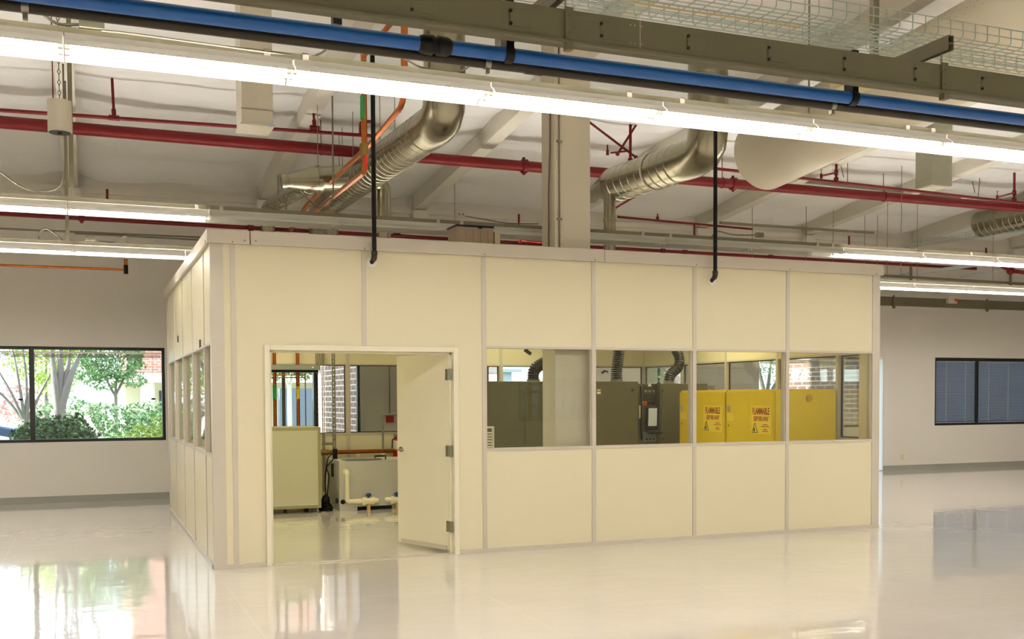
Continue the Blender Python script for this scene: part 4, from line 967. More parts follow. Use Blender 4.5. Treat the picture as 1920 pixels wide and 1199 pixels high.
MB().box(xT-.012, xT, pa.y-.11, pa.y+.02, pb.z, P(620, 869, X=xT-.012).z).build('control_plate', blackm, o)
c_ = P(630, 940, X=xT-.03); MB().cyl((xT-.03, c_.y, c_.z), (xT, c_.y, c_.z), .035, 16).build('side_port', blackm, o)
c_ = P(643, 942, Y=yT-.02); MB().cyl((c_.x, yT-.02, c_.z), (c_.x, yT, c_.z), .032, 16).build('front_port', blackm, o)
pa, pb = P(703, 861, Y=yT+.1), P(723, 861, Y=yT+.1)
MB().tube([(pa.x, pa.y, zTk), (pa.x, pa.y, zTk+.05), (pb.x, pa.y, zTk+.05), (pb.x, pa.y, zTk)], .012, 8).build('top_handle', blackm, o)
# power cords
q = P(611, 945, Y=yT+.15)
o = thing('power_cord', 'black coiled power cords heaped beside the tank', 'cord', (q.x, yT+.15, 0))
m_ = MB()
for i in range(5):
    c_ = Vector((q.x+rnd.uniform(-.02, .02), yT+.15+rnd.uniform(-.03, .03), .02+.03*i)); ra = .085-.01*i
    m_.tube([c_+Vector((math.cos(a)*ra, math.sin(a)*ra, .01*math.sin(3*a))) for a in [2*math.pi*k/18 for k in range(19)]], .014, 6, False)
m_.ball((q.x, yT+.15, .14), .06, 1, 1, 1.4)
m_.build('coil', blackm, o)
MB().tube(fillet([(q.x, yT+.15, .2), (q.x-.01, yT+.14, .45), (q.x+.03, yT+.13, .75), (xT-.02, yT+.2, .8)], .1), .009, 6).tube(fillet([(q.x+.02, yT+.15, .2), (q.x+.05, yT+.14, .5), (q.x, yT+.13, .6), (xT-.02, yT+.25, .72)], .1), .009, 6).build('lead', blackm, o)
# copper line on rear wall
yc_ = 5.40
pa, pb = P(606, 849, Y=yc_), P(745, 845, Y=yc_)
o = thing('copper_header', 'level polished copper pipe above the tank on the booth rear wall', 'pipe', pa)
MB().cyl(pa, Vector((pb.x+1.2, yc_, pa.z)), .03, 16).build('copper_tube', copper, o)
MB().cyl(pa-Vector((.03, 0, 0)), pa+Vector((.08, 0, 0)), .042, 16).cyl(pa+Vector((.11, 0, 0)), pa+Vector((.17, 0, 0)), .038, 16).build('brass_union', mat('brass', (150, 125, 70), .35, .8), o)
for xx, lb in ((671, 'cream spout fitting under the copper pipe, left'), (718.5, 'cream fitting under the grey riser pipe')):
    q = P(xx, 855, Y=5.33); tag(MB().cyl((q.x, 5.33, zTk+.002), (q.x, 5.33, pa.z-.03), .024, 12).cyl((q.x, 5.33, pa.z-.06), (q.x, 5.33, pa.z-.032), .032, 12).build('pipe_fitting', pvc), lb, 'fitting')
q = P(717.5, 780, Y=5.3); zt2_ = P(717, 778, Y=5.3).z
pipe('grey_riser_pipe', [(q.x, 5.3, zTk+.11), (q.x, 5.3, zt2_), (q.x+.9, 5.3, zt2_)], .016, grey, 'grey pipe rising beside the open door and turning right', rad=.03)
# extinguisher on rear wall
q = P(741, 836, Y=5.45); zb4, zt4 = P(741, 859, Y=5.45).z, P(741, 822, Y=5.45).z
o = thing('fire_extinguisher', 'red fire extinguisher on the rear wall half hidden by the open door', 'fire extinguisher', (q.x+.03, 5.44, zb4))
c_ = Vector((q.x+.03, 5.43, 0))
MB().tube([c_+Vector((0, 0, zb4)), c_+Vector((0, 0, zb4+.01)), c_+Vector((0, 0, zt4-.05)), c_+Vector((0, 0, zt4-.02)), c_+Vector((0, 0, zt4))], [.06, .066, .066, .055, .025], 20).build('cylinder', redx, o)
MB().cyl(c_+Vector((0, 0, zt4)), c_+Vector((0, 0, zt4+.03)), .02, 12).build('valve_head', steel, o)
MB().bar(c_+Vector((-.06, 0, zt4+.05)), c_+Vector((.03, 0, zt4+.035)), .02, .012).bar(c_+Vector((-.06, 0, zt4+.02)), c_+Vector((.02, 0, zt4+.025)), .02, .01).build('lever', blackm, o)
MB().tube([c_+Vector((-.02, 0, zt4+.01)), c_+Vector((-.08, -.01, zt4-.02)), c_+Vector((-.085, -.01, zt4-.15))], .009, 8).build('hose', blackm, o)
MB().cyl(c_+Vector((0, -.0, zb4+.13)), c_+Vector((0, 0, zb4+.26)), .0675, 20).build('label_band', labelw, o)
# ================================================================== MACHINES
YM1 = 3.0
xa = P(900, 760, Y=YM1).x-.3; xb = P(1197, 716, Y=YM1).x; ztm = P(1050, 715.5, Y=YM1).z
xa = max(xa, 3.15)
o = thing('process_machine', 'large olive grey machine cabinet behind the column with two black hoses', 'machine', ((xa+xb)/2, YM1+.6, 0))
MB().box(xa, xb, YM1, YM1+1.25, .05, ztm).box(xa+.05, xb-.05, YM1+.05, YM1+1.2, 0, .05).build('machine_body', machm, o, bevel=.008)
q0, q1 = P(1110, 724, Y=YM1), P(1191, 800, Y=YM1)
for (x0_, x1_) in ((xa+.03, 4.3), (4.33, q0.x-.1), (q0.x-.07, q1.x)): MB().box(x0_, x1_, YM1-.006, YM1-.0005, .12, q0.z).build('front_panel', machm, o, bevel=.002)
q = P(1186, 732, Y=YM1-.01); MB().cyl((q.x, YM1-.02, q.z), (q.x, YM1-.006, q.z), .014, 12).build('panel_latch', blackm, o)
q = P(1122, 735, Y=YM1-.008); MB().box(q.x-.02, q.x+.035, YM1-.0085, YM1-.0062, q.z-.03, q.z+.03).build('warning_sticker', labelw, o)
MB().box(q.x-.02, q.x+.035, YM1-.0095, YM1-.0085, q.z+.0, q.z+.015).build('sticker_stripe', redtxt, o)
q = P(1198, 773, Y=YM1); MB().box(q.x-.006, q.x+.008, YM1-.03, YM1-.008, q.z-.09, q.z+.09).build('door_handle', alu, o)
# machine 2
YM2 = 3.15
xc_, xd_ = P(1198, 720, Y=YM2).x+.02, P(1327, 720, Y=YM2).x; zt5 = P(1260, 719.5, Y=YM2).z
xe_ = P(1237, 720, Y=YM2).x; YR = YM2+.12
o = thing('process_machine', 'olive grey machine with control panel and signal light, left of the yellow cabinets', 'machine', ((xc_+xd_)/2, YM2+.6, 0))
MB().box(xe_, xd_, YM2, YM2+1.2, .05, zt5).box(xc_, xe_, YR, YM2+1.2, .05, zt5).box(xc_+.05, xd_-.05, YR+.05, YM2+1.15, 0, .05).build('machine_body', machm, o, bevel=.006)
q0, q1 = P(1241, 726, Y=YM2), P(1300, 800, Y=YM2)
MB().box(q0.x, xd_-.04, YM2-.006, YM2-.0005, .12, q0.z).build('front_panel', machm, o, bevel=.002)
for yy in (733, 823): q = P(1242.5, yy, Y=YM2-.01); MB().cyl((q.x, YM2-.014, q.z), (q.x, YM2-.006, q.z), .011, 10).build('panel_latch', blackm, o)
def cp(x, y, d=.01): return P(x, y, Y=YR-d)
q0, q1 = cp(1207, 738), cp(1232, 722); cpz = [('meter_panel', 738, 722), ('switch_panel', 760, 739.5), ]
for nm_, yb, yt in cpz:
    a, b_ = cp(1206.5, yb), cp(1232.5, yt); MB().box(a.x, b_.x, YR-.010, YR-.0005, a.z, b_.z).build(nm_, machd, o)
for xx in (1211, 1218, 1225.5): q = cp(xx, 734); MB().cyl((q.x, YR-.014, q.z), (q.x, YR-.0105, q.z), .022, 16).build('dial_gauge', grey, o)
q = cp(1218, 723.5); m_ = MB(); m_.poly([(q.x-.03, YR-.012, q.z-.012), (q.x+.03, YR-.012, q.z-.012), (q.x+.02, YR-.012, q.z+.022), (q.x-.02, YR-.012, q.z+.022)], (0, .0015, 0)); m_.build('pale_badge', labelw, o)
q = cp(1206.5, 757); MB().box(q.x-.01, q.x+.045, YR-.02, YR-.0105, q.z-.028, q.z+.028).build('switch_plate', yellowl, o); MB().cyl((q.x+.01, YR-.05, q.z), (q.x+.01, YR-.02, q.z), .022, 16).build('emergency_stop', redx, o)
for xx in (1216.5, 1224): q = cp(xx, 757); MB().cyl((q.x, YR-.03, q.z), (q.x, YR-.0105, q.z), .02, 14).build('rotary_switch', blackm, o)
a, b_ = cp(1205, 807), cp(1226, 764); ctr = (a+b_)/2
sdir = Vector((1, 0, 0)); udir = Vector((.10, .12, 1)).normalized(); nd = sdir.cross(udir)
MB().obox((ctr.x, YR-.10, ctr.z), (.085, 0, 0), nd*.03, udir*(b_.z-a.z)*.5).build('operator_terminal', blackm, o, bevel=.004)
MB().obox(Vector((ctr.x+.003, YR-.10, ctr.z+.02))+nd*(-.0305 if nd.y > 0 else .0305), (.068, 0, 0), nd*.001, udir*(b_.z-a.z)*.39).build('touchscreen', screen_lit, o)
MB().box(ctr.x-.03, ctr.x+.05, YR-.08, YR, ctr.z-.05, ctr.z+.05).build('terminal_arm', blackm, o)
MB().obox((ctr.x-.0, YR-.15, a.z-.02), (.10, 0, 0), (0, .08, .02), (0, 0, .012)).build('keyboard_shelf', blackm, o)
a, b_ = cp(1207, 829), cp(1232, 808); MB().box(a.x, b_.x, YR-.012, YR-.0005, a.z, b_.z).build('lower_switch_panel', grey, o)
for xx in (1212, 1218, 1225): q = cp(xx, 824); MB().cyl((q.x, YR-.025, q.z), (q.x, YR-.0125, q.z), .013, 12).build('toggle_knob', blackm, o)
MB().tube([cp(1201, 725, .03), cp(1202, 740, .04), cp(1201.5, 800, .03), cp(1203, 826, .03)], .012, 8).build('hanging_lead', blackm, o)
# signal tower
q = P(1235.5, 715, Y=YM2+.08); zb5 = zt5
o = thing('signal_tower', 'signal light tower with blue and green segments on the machine top', 'signal light', (q.x, YM2+.08, zt5))
MB().cyl((q.x, YM2+.08, zt5), (q.x, YM2+.08, zt5+.012), .03, 14).cyl((q.x, YM2+.08, zt5+.012), (q.x, YM2+.08, zt5+.06), .008, 8).cyl((q.x, YM2+.08, zt5+.06), (q.x, YM2+.08, zt5+.075), .02, 12).build('stem', blackm, o)
z = zt5+.075
for nm_, c3, hh in (('clear_segment', (180, 180, 150), .035), ('green_segment', (20, 120, 60), .05), ('blue_segment', (15, 80, 150), .055), ('amber_cap', (150, 110, 40), .012)):
    MB().cyl((q.x, YM2+.08, z), (q.x, YM2+.08, z+hh-.002), .02, 14).build(nm_, mat(nm_, c3, .25), o); z += hh
# hoses
def hose(pts, r, lb, pitch=.028, band=True):
    pts = fillet(pts, .22, 8); pts = resample(pts, pitch/4); rs = [r*(1.0 if i % 4 in (0, 1) else .86) for i in range(len(pts))]
    o = MB().tube(pts, rs, 22).build('flexible_exhaust_hose', hosem); tag(o, lb, 'hose', 'black exhaust hoses')
    d_ = (pts[0]-pts[1]).normalized(); MB().cyl(pts[0], pts[0]-d_*.03, r*1.05, 22).build('hose_clamp', steel, o); return o
q = P(1000, 712, Y=YM1+.4); qe = P(1020, 684, Y=YM1+.4)
hose([(q.x, YM1+.4, ztm+.001), (q.x, YM1+.4, ztm+.17), (q.x+.22, YM1+.4, ztm+.30), (q.x+.5, YM1+.42, ztm+.32)], .085, 'black ribbed hose curving away behind the column')
q = P(1156, 713, Y=YM1+.3); qt = P(1160, 662, Y=YM1+.3)
hose([(q.x, YM1+.3, ztm+.001), (q.x, YM1+.3, ztm+.15), (q.x+.05, YM1+.3, ztm+.5), (q.x+.05, YM1+.3, ZC-.031)], .082, 'black ribbed hose rising from the machine right of the column')
q = P(1254, 717, Y=YM2+.3); qm = P(1273, 685, Y=YM2+.3); qt = P(1267, 660, Y=YM2+.3)
hose([(q.x, YM2+.3, zt5+.001), (q.x+.02, YM2+.3, zt5+.13), (qm.x+.01, YM2+.3, qm.z-.02), (qm.x+.01, YM2+.3, qm.z+.12), (qt.x-.04, YM2+.3, qt.z+.1), (qt.x-.04, YM2+.3, ZC-.031)], .078, 'black ribbed hose in an S bend above the control panel')
# white louvre panel at lower left of window 1
a, b_ = P(908, 841, Y=.75), P(926, 800, Y=.75)
o = thing('louvred_guard', 'small white louvred guard at the lower left of the first booth window', 'guard', ((a.x+b_.x)/2, .75, 0))
m_ = MB().box(a.x-.15, a.x-.13, .74, .78, 0, b_.z).box(b_.x-.015, b_.x, .74, .78, 0, b_.z).box(a.x-.13, b_.x-.015, .74, .78, b_.z-.02, b_.z)
m_.build('guard_frame', white_p, o)
m_ = MB(); z = .1
while z < b_.z-.04: m_.obox(((a.x-.13+b_.x)/2-.007, .76, z), ((b_.x-a.x+.115)/2, 0, 0), (0, .012, .006), (0, 0, .003)); z += .03
m_.build('louvres', white_p, o)
q = P(993, 660, Y=.35); tag(MB().obox((q.x, .40, q.z), (.035, 0, -.022), (0, .012, 0), (.008, 0, .014)).cyl((q.x, .40, q.z), (q.x, .40, ZC-.031), .004, 6).build('hanging_sensor', tapebl), 'small dark blue tag hanging near the top of the first booth window', 'tag')
q = P(1136, 698, Y=7.49); tag(MB().tube([P(1129, 700, Y=7.48), P(1134, 696, Y=7.48), P(1140, 698, Y=7.48)], .018, 6).build('wall_hook', blackm), 'small black hook on the wall behind the machine', 'hook')
# yellow cabinets
XF = 6.60; ZY = 1.645
def ycab(y0, y1, lb, doors):
    o = thing('flammable_storage_cabinet', lb, 'cabinet', (XF+.43, (y0+y1)/2, 0), 'yellow flammables cabinets')
    XB = W-t-.02
    MB().box(XF, XB, y0, y1, .05, ZY).box(XF+.05, XB-.03, y0+.04, y1-.04, 0, .05).build('cabinet_body', yel, o, bevel=.005)
    ym = (y0+y1)/2
    MB().box(XF-.03, XF-.001, ym+.003, y1-.012, .10, ZY-.025).build('door', yel, o, bevel=.003)
    dr = MB().box(XF-.03, XF-.001, y0+.012, ym-.003, .10, ZY-.025).build('door', yel, o, bevel=.003)
    m_ = MB()
    for s_, yy in ((1, y0+.008), (1, y1-.008)): m_.cyl((XF-.018, yy, .10), (XF-.018, yy, ZY-.025), .007, 8)
    m_.build('hinge_rod', yel, o)
    hz = P(0, 0, Z=1).z*0+1.43
    MB().box(XF-.045, XF-.03, y1-.10, y1-.055, 1.36, 1.44).cyl((XF-.05, y1-.078, 1.40), (XF-.03, y1-.078, 1.40), .018, 12).build('latch_handle', mat('latch_metal', (190, 180, 150), .3, .6), o)
    MB().box(XF-.034, XF-.0305, y1-.19, y1-.03, 1.25, 1.35).build('latch_label', signy, o)
    MB().cyl((XF-.036, y1-.07, 1.19), (XF-.03, y1-.07, 1.19), .014, 12).build('lock', steel, o)
    # sign
    sy0, sy1 = y0+.05, ym-.06; sz1, sz0 = 1.445, 1.10; xs = XF-.0312
    sg = MB().box(xs-.0012, xs, sy0, sy1, sz0, sz1).build('warning_sign', signy, o)
    yc2 = (sy0+sy1)/2
    text_mesh('FLAMMABLE', .115, redtxt, sg, (xs-.0022, yc2, sz1-.105), (0, -1, 0), 'sign_lettering', sx=.56, bold=.003)
    text_mesh('KEEP FIRE AWAY', .078, redtxt, sg, (xs-.0022, yc2, sz1-.185), (0, -1, 0), 'sign_lettering', shear=.25, sx=.52, bold=.002)
    yt_ = sy1-.075
    m_ = MB(); A = [Vector((xs-.002, yt_+.058, sz0+.015)), Vector((xs-.002, yt_-.058, sz0+.015)), Vector((xs-.002, yt_, sz0+.135))]
    for i in range(3): m_.tube([A[i], A[(i+1) % 3]], .0045, 4)
    m_.tube([(xs-.002, yt_, sz0+.03), (xs-.002, yt_+.014, sz0+.05), (xs-.002, yt_+.004, sz0+.07), (xs-.002, yt_, sz0+.09)], [.010, .013, .006, .001], 6)
    m_.build('flame_triangle', blktxt, sg)
    m_ = MB()
    for i, (wd, zz) in enumerate(((.10, .115), (.17, .092), (.07, .055), (.11, .035))):
        cc = sy0+.11; m_.box(xs-.0022, xs-.0012, cc-wd/2, cc+wd/2, sz0+zz-.004, sz0+zz+.005)
    m_.build('fine_print', redtxt, sg)
    return o, XB
yA1, yB1 = 2.80, 1.63
o, XB = ycab(1.68, 2.80, 'farther yellow flammables cabinet, its left end showing in the second window', 2)
o, XB = ycab(.64, 1.655, 'nearest yellow flammables cabinet with its plain side towards the last window', 2)
q = P(1517, 747, Y=.64); MB().tube([(q.x+.045*math.cos(a), .636, q.z+.045*math.sin(a)) for a in [2*math.pi*k/20 for k in range(21)]], .004, 6, False).cyl((q.x, .634, q.z), (q.x, .6395, q.z), .035, 20).build('vent_bung', mat('yellow_worn', (190, 155, 15), .5), o)
for i, (xx, yy) in enumerate(((1336, 724),)):
    q = P(xx, yy, Y=3.6); tag(MB().cyl((q.x, 3.6, 1.1), (q.x, 3.6, q.z), .03, 12).box(q.x-.06, q.x-.02, 3.58, 3.62, q.z-.05, q.z-.0).build('instrument_canister', tanbox), 'small tan canister behind the farther yellow cabinet', 'canister')

# ================================================================== OUTDOORS
struct(MB().box(-45, 70, YB+T+.21, 90, -.35, -.15).build('ground_1', grass))
tag(MB().box(-45, 70, YB+T+.22, 9.1, -.15, -.10).build('garden_path', concrete), 'pale path along the outside of the window wall', 'path')
bpy.context.view_layer.update()
tag(MB().box(-45, 70, 27, 33, -.15, -.12).build('driveway', concrete), 'bright driveway beyond the trees', 'road')
tag(MB().box(-45, 70, 20.7, 23.0, -.15, -.12).build('driveway', asphalt), 'near parking lane outside behind the bushes', 'road')
for (x0, yend, lb) in ((3.25, 11.2, 'brick wing wall seen in the doorway behind the rear window'), (13.96, 10.3, 'brick wing wall seen behind the yellow cabinets'), (-7.2, 12.2, 'unseen brick wall added at the far left to shade the doorway wing')):  # last wall is unseen, added to keep sun off the doorway wing
    tag(MB().box(x0, x0+.09, YB+T+.23, yend, -.10, 6.6).build('brick_wing', brickY), lb, 'brick wall')
def foliage(name, m_, blobs, n, size, label, cat, group=None, parent=None, seed=1):
    r = random.Random(seed); vs = []; fs = []
    tot = sum(b_[3]*b_[4]*b_[5] for b_ in blobs)
    for (x, y, z, rx, ry, rz) in blobs:
        k = int(n*rx*ry*rz/tot)
        for i in range(k):
            while True:
                v = Vector((r.uniform(-1, 1), r.uniform(-1, 1), r.uniform(-1, 1)))
                if .25 < v.length < 1: break
            v = v.normalized()*(v.length**.35)
            nn = noise.noise(v*2.2+Vector((x, y, z)))*.35+1
            c = Vector((x+v.x*rx*nn, y+v.y*ry*nn, z+v.z*rz*nn))
            if c.z < -.1: continue
            a = Vector((r.gauss(0, 1), r.gauss(0, 1), r.gauss(0, 1))).normalized(); b2 = a.cross(Vector((r.gauss(0, 1), r.gauss(0, 1), r.gauss(0, 1)))).normalized()
            s_ = size*r.uniform(.6, 1.3); o_ = len(vs)
            vs += [c-a*s_, c+b2*s_*.45, c+a*s_, c-b2*s_*.45]; fs.append((o_, o_+1, o_+2, o_+3))
    mb_ = MB(); mb_.add(vs, fs); o = mb_.build(name, m_, parent)
    if parent is None: tag(o, label, cat, group)
    return o
def at(x, y, Y): return P(x, y, Y=Y)
a = at(105, 800, 9.4)
o = thing('shrub', 'dark green rounded shrub just outside the left window', 'shrub', (a.x, 9.7, -.15))
foliage('foliage', leafd, [(at(130, 800, 9.7).x, 9.9, .65, .48, .5, .66), (at(80, 800, 9.6).x, 9.8, .7, .45, .5, .62), (at(45, 800, 9.6).x, 9.7, .55, .3, .4, .62), (at(160, 800, 9.6).x, 9.7, .5, .3, .4, .55)], 9000, .042, '', '', parent=o, seed=3)
MB().tube([(a.x, 9.7, -.15), (a.x, 9.7, .5)], .04, 8).build('stem', bark, o)
a = at(275, 810, 9.3)
o = thing('shrub', 'yellow green low shrub outside at the right end of the left window', 'shrub', (a.x, 9.3, -.15))
foliage('foliage', leafl, [(a.x, 9.3, .55, .48, .4, .58), (a.x+.4, 9.4, .65, .5, .4, .65), (a.x+1.2, 9.6, .6, .6, .4, .6)], 6000, .04, '', '', parent=o, seed=4)
MB().tube([(a.x, 9.3, -.15), (a.x, 9.3, .3)], .03, 8).build('stem', bark, o)
a = at(10, 815, 9.2); foliage('shrub', leafl, [(a.x-.15, 9.3, .5, .3, .3, .45)], 1500, .04, 'small pale shrub at the left edge below the parked car', 'shrub', seed=5)
a = at(210, 770, 16)
foliage('hedge', leafm, [(a.x-1.0, 16, .75, 1.0, .9, .8), (a.x, 15.4, .6, 1.1, .9, .8), (a.x+1.0, 15.8, .7, 1.0, .9, .8), (a.x+2.2, 16, .6, 1.1, .9, .75), (a.x+.3, 13.2, .35, .9, .7, .6)], 16000, .05, 'bluish green hedge bank behind the dark shrub', 'hedge', seed=6)
def spiky(x, y, z, n, L, label, seed):
    r = random.Random(seed); m_ = MB()
    for i in range(n):
        an = r.uniform(0, 6.28); el = r.uniform(.5, 1.5); d_ = Vector((math.cos(an)*math.cos(el), math.sin(an)*math.cos(el), math.sin(el))); b_ = Vector((x+r.gauss(0, .1), y+r.gauss(0, .1), z)); s_ = d_.cross(Vector((0, 0, 1))).normalized()*.018
        mid_ = b_+d_*L*.6; tip = b_+d_*L+Vector((0, 0, -L*.25))
        m_.add([b_-s_, b_+s_, mid_+s_, mid_-s_, tip], [(0, 1, 2, 3), (3, 2, 4)])
    return tag(m_.build('ornamental_grass', leafm), label, 'plant')
a = at(258, 775, 15.5); spiky(a.x, 15.5, 0, 220, 1.1, 'spiky grass tuft in front of the office building', 7)
a = at(300, 778, 15.0); spiky(a.x, 15.0, 0, 160, .9, 'spiky grass tuft behind the right window frame', 8)
for i, (xx, yy_, lb) in enumerate(((522, 9.9, 'spiky plant at the lower left of the doorway window'), (545, 12.2, 'spiky plant at the foot of the white trunk behind the booth'), (570, 14.0, 'spiky plant right of the white trunk behind the booth'))):
    a = at(xx, 800, yy_); spiky(a.x, yy_, .1, 160, .9 if i == 0 else 1.15, lb, 20+i)
def tree(x, y, trunk_r, fork, branches, leaves, label, seed, m_leaf=leafm, bk=bark, lsize=.08, n=9000):
    o = thing('tree', label, 'tree', (x, y, -.15)); r = random.Random(seed); m_ = MB()
    m_.tube([(x, y, -.15), (x, y, fork*.5), (x, y, fork)], [trunk_r*1.15, trunk_r, trunk_r*.95], 12)
    for b_ in branches:
        pts = [Vector((x, y, fork-.1))]+[Vector((x+q[0], y+q[1], q[2])) for q in b_]
        k = len(pts); m_.tube(fillet(pts, .6, 4), [trunk_r*.6*(1-.75*i/(len(fillet(pts, .6, 4))-1)) for i in range(len(fillet(pts, .6, 4)))], 8)
        e = pts[-1]
        for j in range(5):
            s_ = pts[-2]+(e-pts[-2])*r.uniform(.1, .9); t_ = s_+Vector((r.uniform(-1, 1), r.uniform(-1, 1), r.uniform(.5, 1.6)))*1.0
            m_.tube([s_, (s_+t_)/2+Vector((r.uniform(-.1, .1), 0, .1)), t_], [trunk_r*.14, trunk_r*.1, trunk_r*.04], 5)
            for q in range(3):
                u_ = s_+(t_-s_)*r.uniform(.3, 1); w_ = u_+Vector((r.uniform(-.6, .6), r.uniform(-.4, .4), r.uniform(.2, .9))); m_.tube([u_, w_], [trunk_r*.06, trunk_r*.02], 4)
    m_.build('trunk', bk, o)
    if leaves: foliage('crown', m_leaf, leaves, n, lsize, '', '', parent=o, seed=seed+1)
    return o
a = at(110, 760, 14.5); x = a.x
tree(x, 14.5, .15, 1.35, [[(-.06, 0, 1.9), (-.12, .1, 2.6), (-.2, 0, 4)], [(.05, .1, 2.0), (.06, 0, 2.8), (.05, 0, 4.4)], [(.22, 0, 2.0), (.42, .1, 2.5), (.75, 0, 3.6)], [(.12, .1, 1.9), (.24, .2, 2.5), (.3, .3, 3.8)]],
     None, 'grey multi-stemmed tree with bare trunk in the middle of the left window', 31)
a = at(47, 770, 15.0); x = a.x
tree(x, 15.0, .06, 1.15, [[(-.25, 0, 1.7), (-.5, 0, 2.2), (-.9, 0, 3.0)], [(-.1, 0, 1.9), (-.2, 0, 2.6), (-.35, 0, 3.4)], [(.12, 0, 1.8), (.2, 0, 2.4), (.3, 0, 3.4)], [(-.35, .1, 1.6), (-.8, .1, 2.0), (-1.2, .1, 2.5)], [(.05, .1, 2.0), (-.05, .1, 2.8), (0, 0, 3.6)], [(.3, .1, 1.7), (.55, .1, 2.2), (.8, .1, 2.8)]],
     [(x-.7, 15.4, 2.2, .6, .4, .5), (x, 15.4, 2.7, .7, .4, .5)], 'bare forked tree with sparse reddish leaves at the left edge', 33, leafr, n=700, lsize=.025)
a = at(215, 690, 20); x = a.x
tree(x, 20, .06, 1.75, [[(.05, 0, 2.2), (.1, 0, 3.0)], [(-.3, 0, 2.3), (-.5, 0, 3)], [(.3, 0, 2.3), (.45, 0, 2.8)]],
     [(x-.05, 20, 2.7, .85, .7, .65), (x-.6, 20.2, 2.35, .5, .5, .4), (x+.45, 19.9, 2.1, .35, .35, .22), (x-.2, 20, 3.5, 1.1, .8, .6), (x-.3, 19.9, 2.05, .4, .3, .25)], 'leafy green tree filling the right half of the left window', 35, leafm, n=9000, lsize=.055)
a = at(85, 690, 26); x = a.x
tree(x, 26, .09, 1.6, [[(0, 0, 2.6), (.2, 0, 4)]], [(x, 26, 3.2, 1.2, 1.0, 1.2), (x+.6, 26, 3.6, 1.1, 1, 1.0), (x+.3, 26, 2.1, .6, .6, .5)], 'pale yellow green tree behind the grey trunk', 37, leafl, n=6000, lsize=.07)
a = at(2, 720, 28); x = a.x
foliage('far_shrub', leafr, [(x-1.5, 28, 2.0, 1.2, 1, 1.1), (x+.6, 29, 1.4, .8, .7, .7)], 2500, .07, 'reddish foliage far behind the bare tree at left', 'shrub', seed=41)
a = at(543, 760, 16); x = a.x
tree(x, 16, .055, 1.9, [[(.15, 0, 2.5), (.3, 0, 3.2)], [(-.2, 0, 2.5), (-.5, 0, 3.2)]],
     [(x, 16, 2.9, 1.0, .7, .6), (x-.4, 16.2, 2.4, .5, .5, .35), (x+.4, 16.2, 2.5, .6, .5, .4)], 'slim pale trunked tree seen through the doorway', 43, leafm, mat('pale_bark', (225, 220, 215), .7), .045, 8000)
a = at(560, 770, 24)
tag(MB().box(a.x-.6, a.x+4, 24, 24.3, -.15, 1.9).build('garden_wall', mat('slate_wall', (105, 118, 140), .8)), 'slate blue wall outside behind the pale trunked tree', 'wall')
a = at(1437, 760, 18); x = a.x
tree(x, 18, .12, 1.5, [[(.1, 0, 2.2), (.3, 0, 3.6)], [(-.3, 0, 2.4), (-.5, 0, 3.8)], [(.5, 0, 2.2), (.9, 0, 3.4)]], [(x, 18, 3.0, 1.0, .8, .9)], 'sparse tree seen above the yellow cabinet', 45, leafm, n=1200, lsize=.05)
# office building beyond
a, b_ = at(238, 700, 34), at(330, 700, 34)
o = thing('office_building', 'brick and stucco office building across the lot', 'building', (b_.x+4, 38, -.15))
zb6, zt6 = at(280, 718, 34).z, at(280, 700, 34).z
MB().box(a.x, b_.x+14, 34, 44, zt6, 9).build('brick_storey', brickX, o)
MB().box(a.x-.4, b_.x+14, 33.6, 44, zb6, zt6).build('concrete_band', stucco, o)
MB().box(a.x, b_.x+14, 36, 44, -.15, zb6).build('ground_storey', stucco, o)
for xx in (a.x+.5, a.x+3.0): MB().box(xx, xx+.5, 33.8, 34.3, -.15, zb6).build('pillar', stucco, o)
for xx in (a.x+1.3, a.x+2.6, a.x+3.9): MB().box(xx, xx+1.1, 35.94, 36.0, .2, zb6-.3).build('window', darkglass, o)
tag(MB().box(-30, a.x-.6, 42, 43, -.15, 1.4).build('far_wall', mat('pale_far_wall', (225, 222, 218), .9)), 'low pale wall far beyond the driveway', 'wall')
a = at(925, 700, 30); z1_, z0_ = at(925, 692, 24).z, at(925, 698, 24).z
tag(MB().box(8, 13, 24, 24.6, z0_, z1_).box(8.2, 8.5, 24.2, 24.4, -.15, z0_).box(12.4, 12.7, 24.2, 24.4, -.15, z0_).build('canopy', mat('canopy_blue', (160, 175, 200), .6)), 'pale blue canopy beam outside the window behind the first machine', 'canopy')
tag(MB().box(15, 24, 34, 34.5, -.15, 2.4).build('far_stucco_wall', stucco), 'pale wall outside beyond the brick wing at right', 'wall')
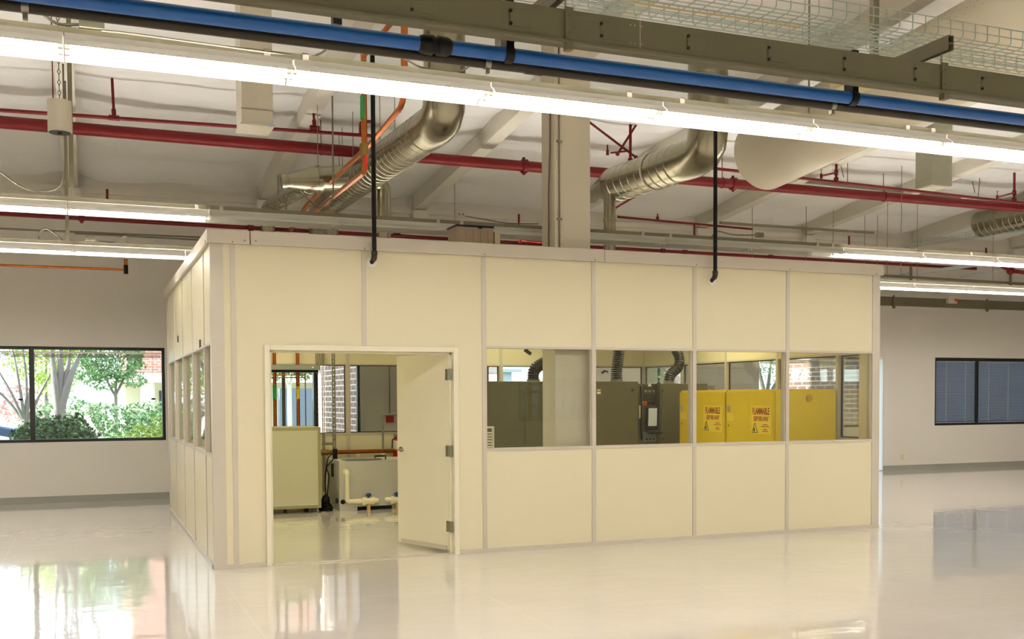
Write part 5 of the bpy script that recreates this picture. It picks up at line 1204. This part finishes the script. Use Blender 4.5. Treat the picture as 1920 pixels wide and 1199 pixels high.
def car(xc, yc, L, m_, label):
    o = thing('parked_car', label, 'car', (xc, yc, -.12)); h = 0.0; y0, y1 = yc-.85, yc+.85; z = -.12
    prof = [(-L/2, .35), (-L/2, .75), (-L*.36, .9), (-L*.2, 1.38), (L*.18, 1.42), (L*.34, 1.0), (L/2, .85), (L/2, .35)]
    MB().poly([(xc+p[0], y0, z+p[1]) for p in prof], (0, y1-y0, 0)).build('car_body', m_, o, bevel=.05)
    gl = [(-L*.31, .95), (-L*.19, 1.32), (L*.165, 1.35), (L*.29, 1.0)]
    MB().poly([(xc+p[0], y0-.01, z+p[1]) for p in gl], (0, y1-y0+.02, 0)).build('car_windows', darkglass, o)
    for sx in (-.31, .31):
        for yy in (y0, y1-.2): MB().cyl((xc+sx*L, yy, z+.32), (xc+sx*L, yy+.2, z+.32), .32, 20).build('wheel', tyre, o)
a = at(-2, 790, 11.6); 
a = at(10, 748, 21); car(a.x-1.6, 21.8, 4.3, carb, 'blue parked car behind the bare tree')
a = at(10, 790, 12.6); car(a.x-1.7, 12.6, 4.2, carp, 'silver parked car at the left edge outside')
a = at(178, 790, 12.0)
tag(MB().tube(fillet([at(150, 786, 12.4), at(163, 787, 12.3), at(186, 822, 11.2), at(188, 835, 11.0)], .3), .05, 8).build('white_kerb_rail', concrete), 'white curved rail between the dark shrub and the hedge', 'rail')

# ================================================================== LIGHT AND WORLD
w = bpy.data.worlds.new('sky'); sc.world = w; w.use_nodes = True; nt = w.node_tree; bg = nt.nodes['Background']
bg.inputs[0].default_value = (0.80, 0.90, 1.0, 1); bg.inputs[1].default_value = 3.2
sun = bpy.data.lights.new('sun', 'SUN'); sun.energy = 17.0; sun.angle = R_(.6); sun.color = (1, .95, .86)
so = bpy.data.objects.new('sun', sun); col.objects.link(so)
az = Vector((10.5, -1.7, 0)).normalized(); el_ = R_(20); dirv = Vector((az.x*math.cos(el_), az.y*math.cos(el_), -math.sin(el_)))
so.rotation_euler = dirv.to_track_quat('-Z', 'Y').to_euler()
sc.view_settings.view_transform = 'Standard'; sc.view_settings.look = 'None'; sc.view_settings.gamma = 1.0; sc.view_settings.use_curve_mapping = False
sc.view_settings.exposure = 0.53
sc.cycles.max_bounces = 10; sc.cycles.diffuse_bounces = 5; sc.cycles.glossy_bounces = 5; sc.cycles.transparent_max_bounces = 16
sc.cycles.sample_clamp_indirect = 8; sc.cycles.use_denoising = True; sc.cycles.blur_glossy = 0.5
try: sc.cycles.denoiser = 'OPENIMAGEDENOISE'
except Exception: pass
sc.cycles.use_light_tree = True
sc.cycles.use_adaptive_sampling = True; sc.cycles.adaptive_threshold = 0.03; sc.cycles.adaptive_min_samples = 16
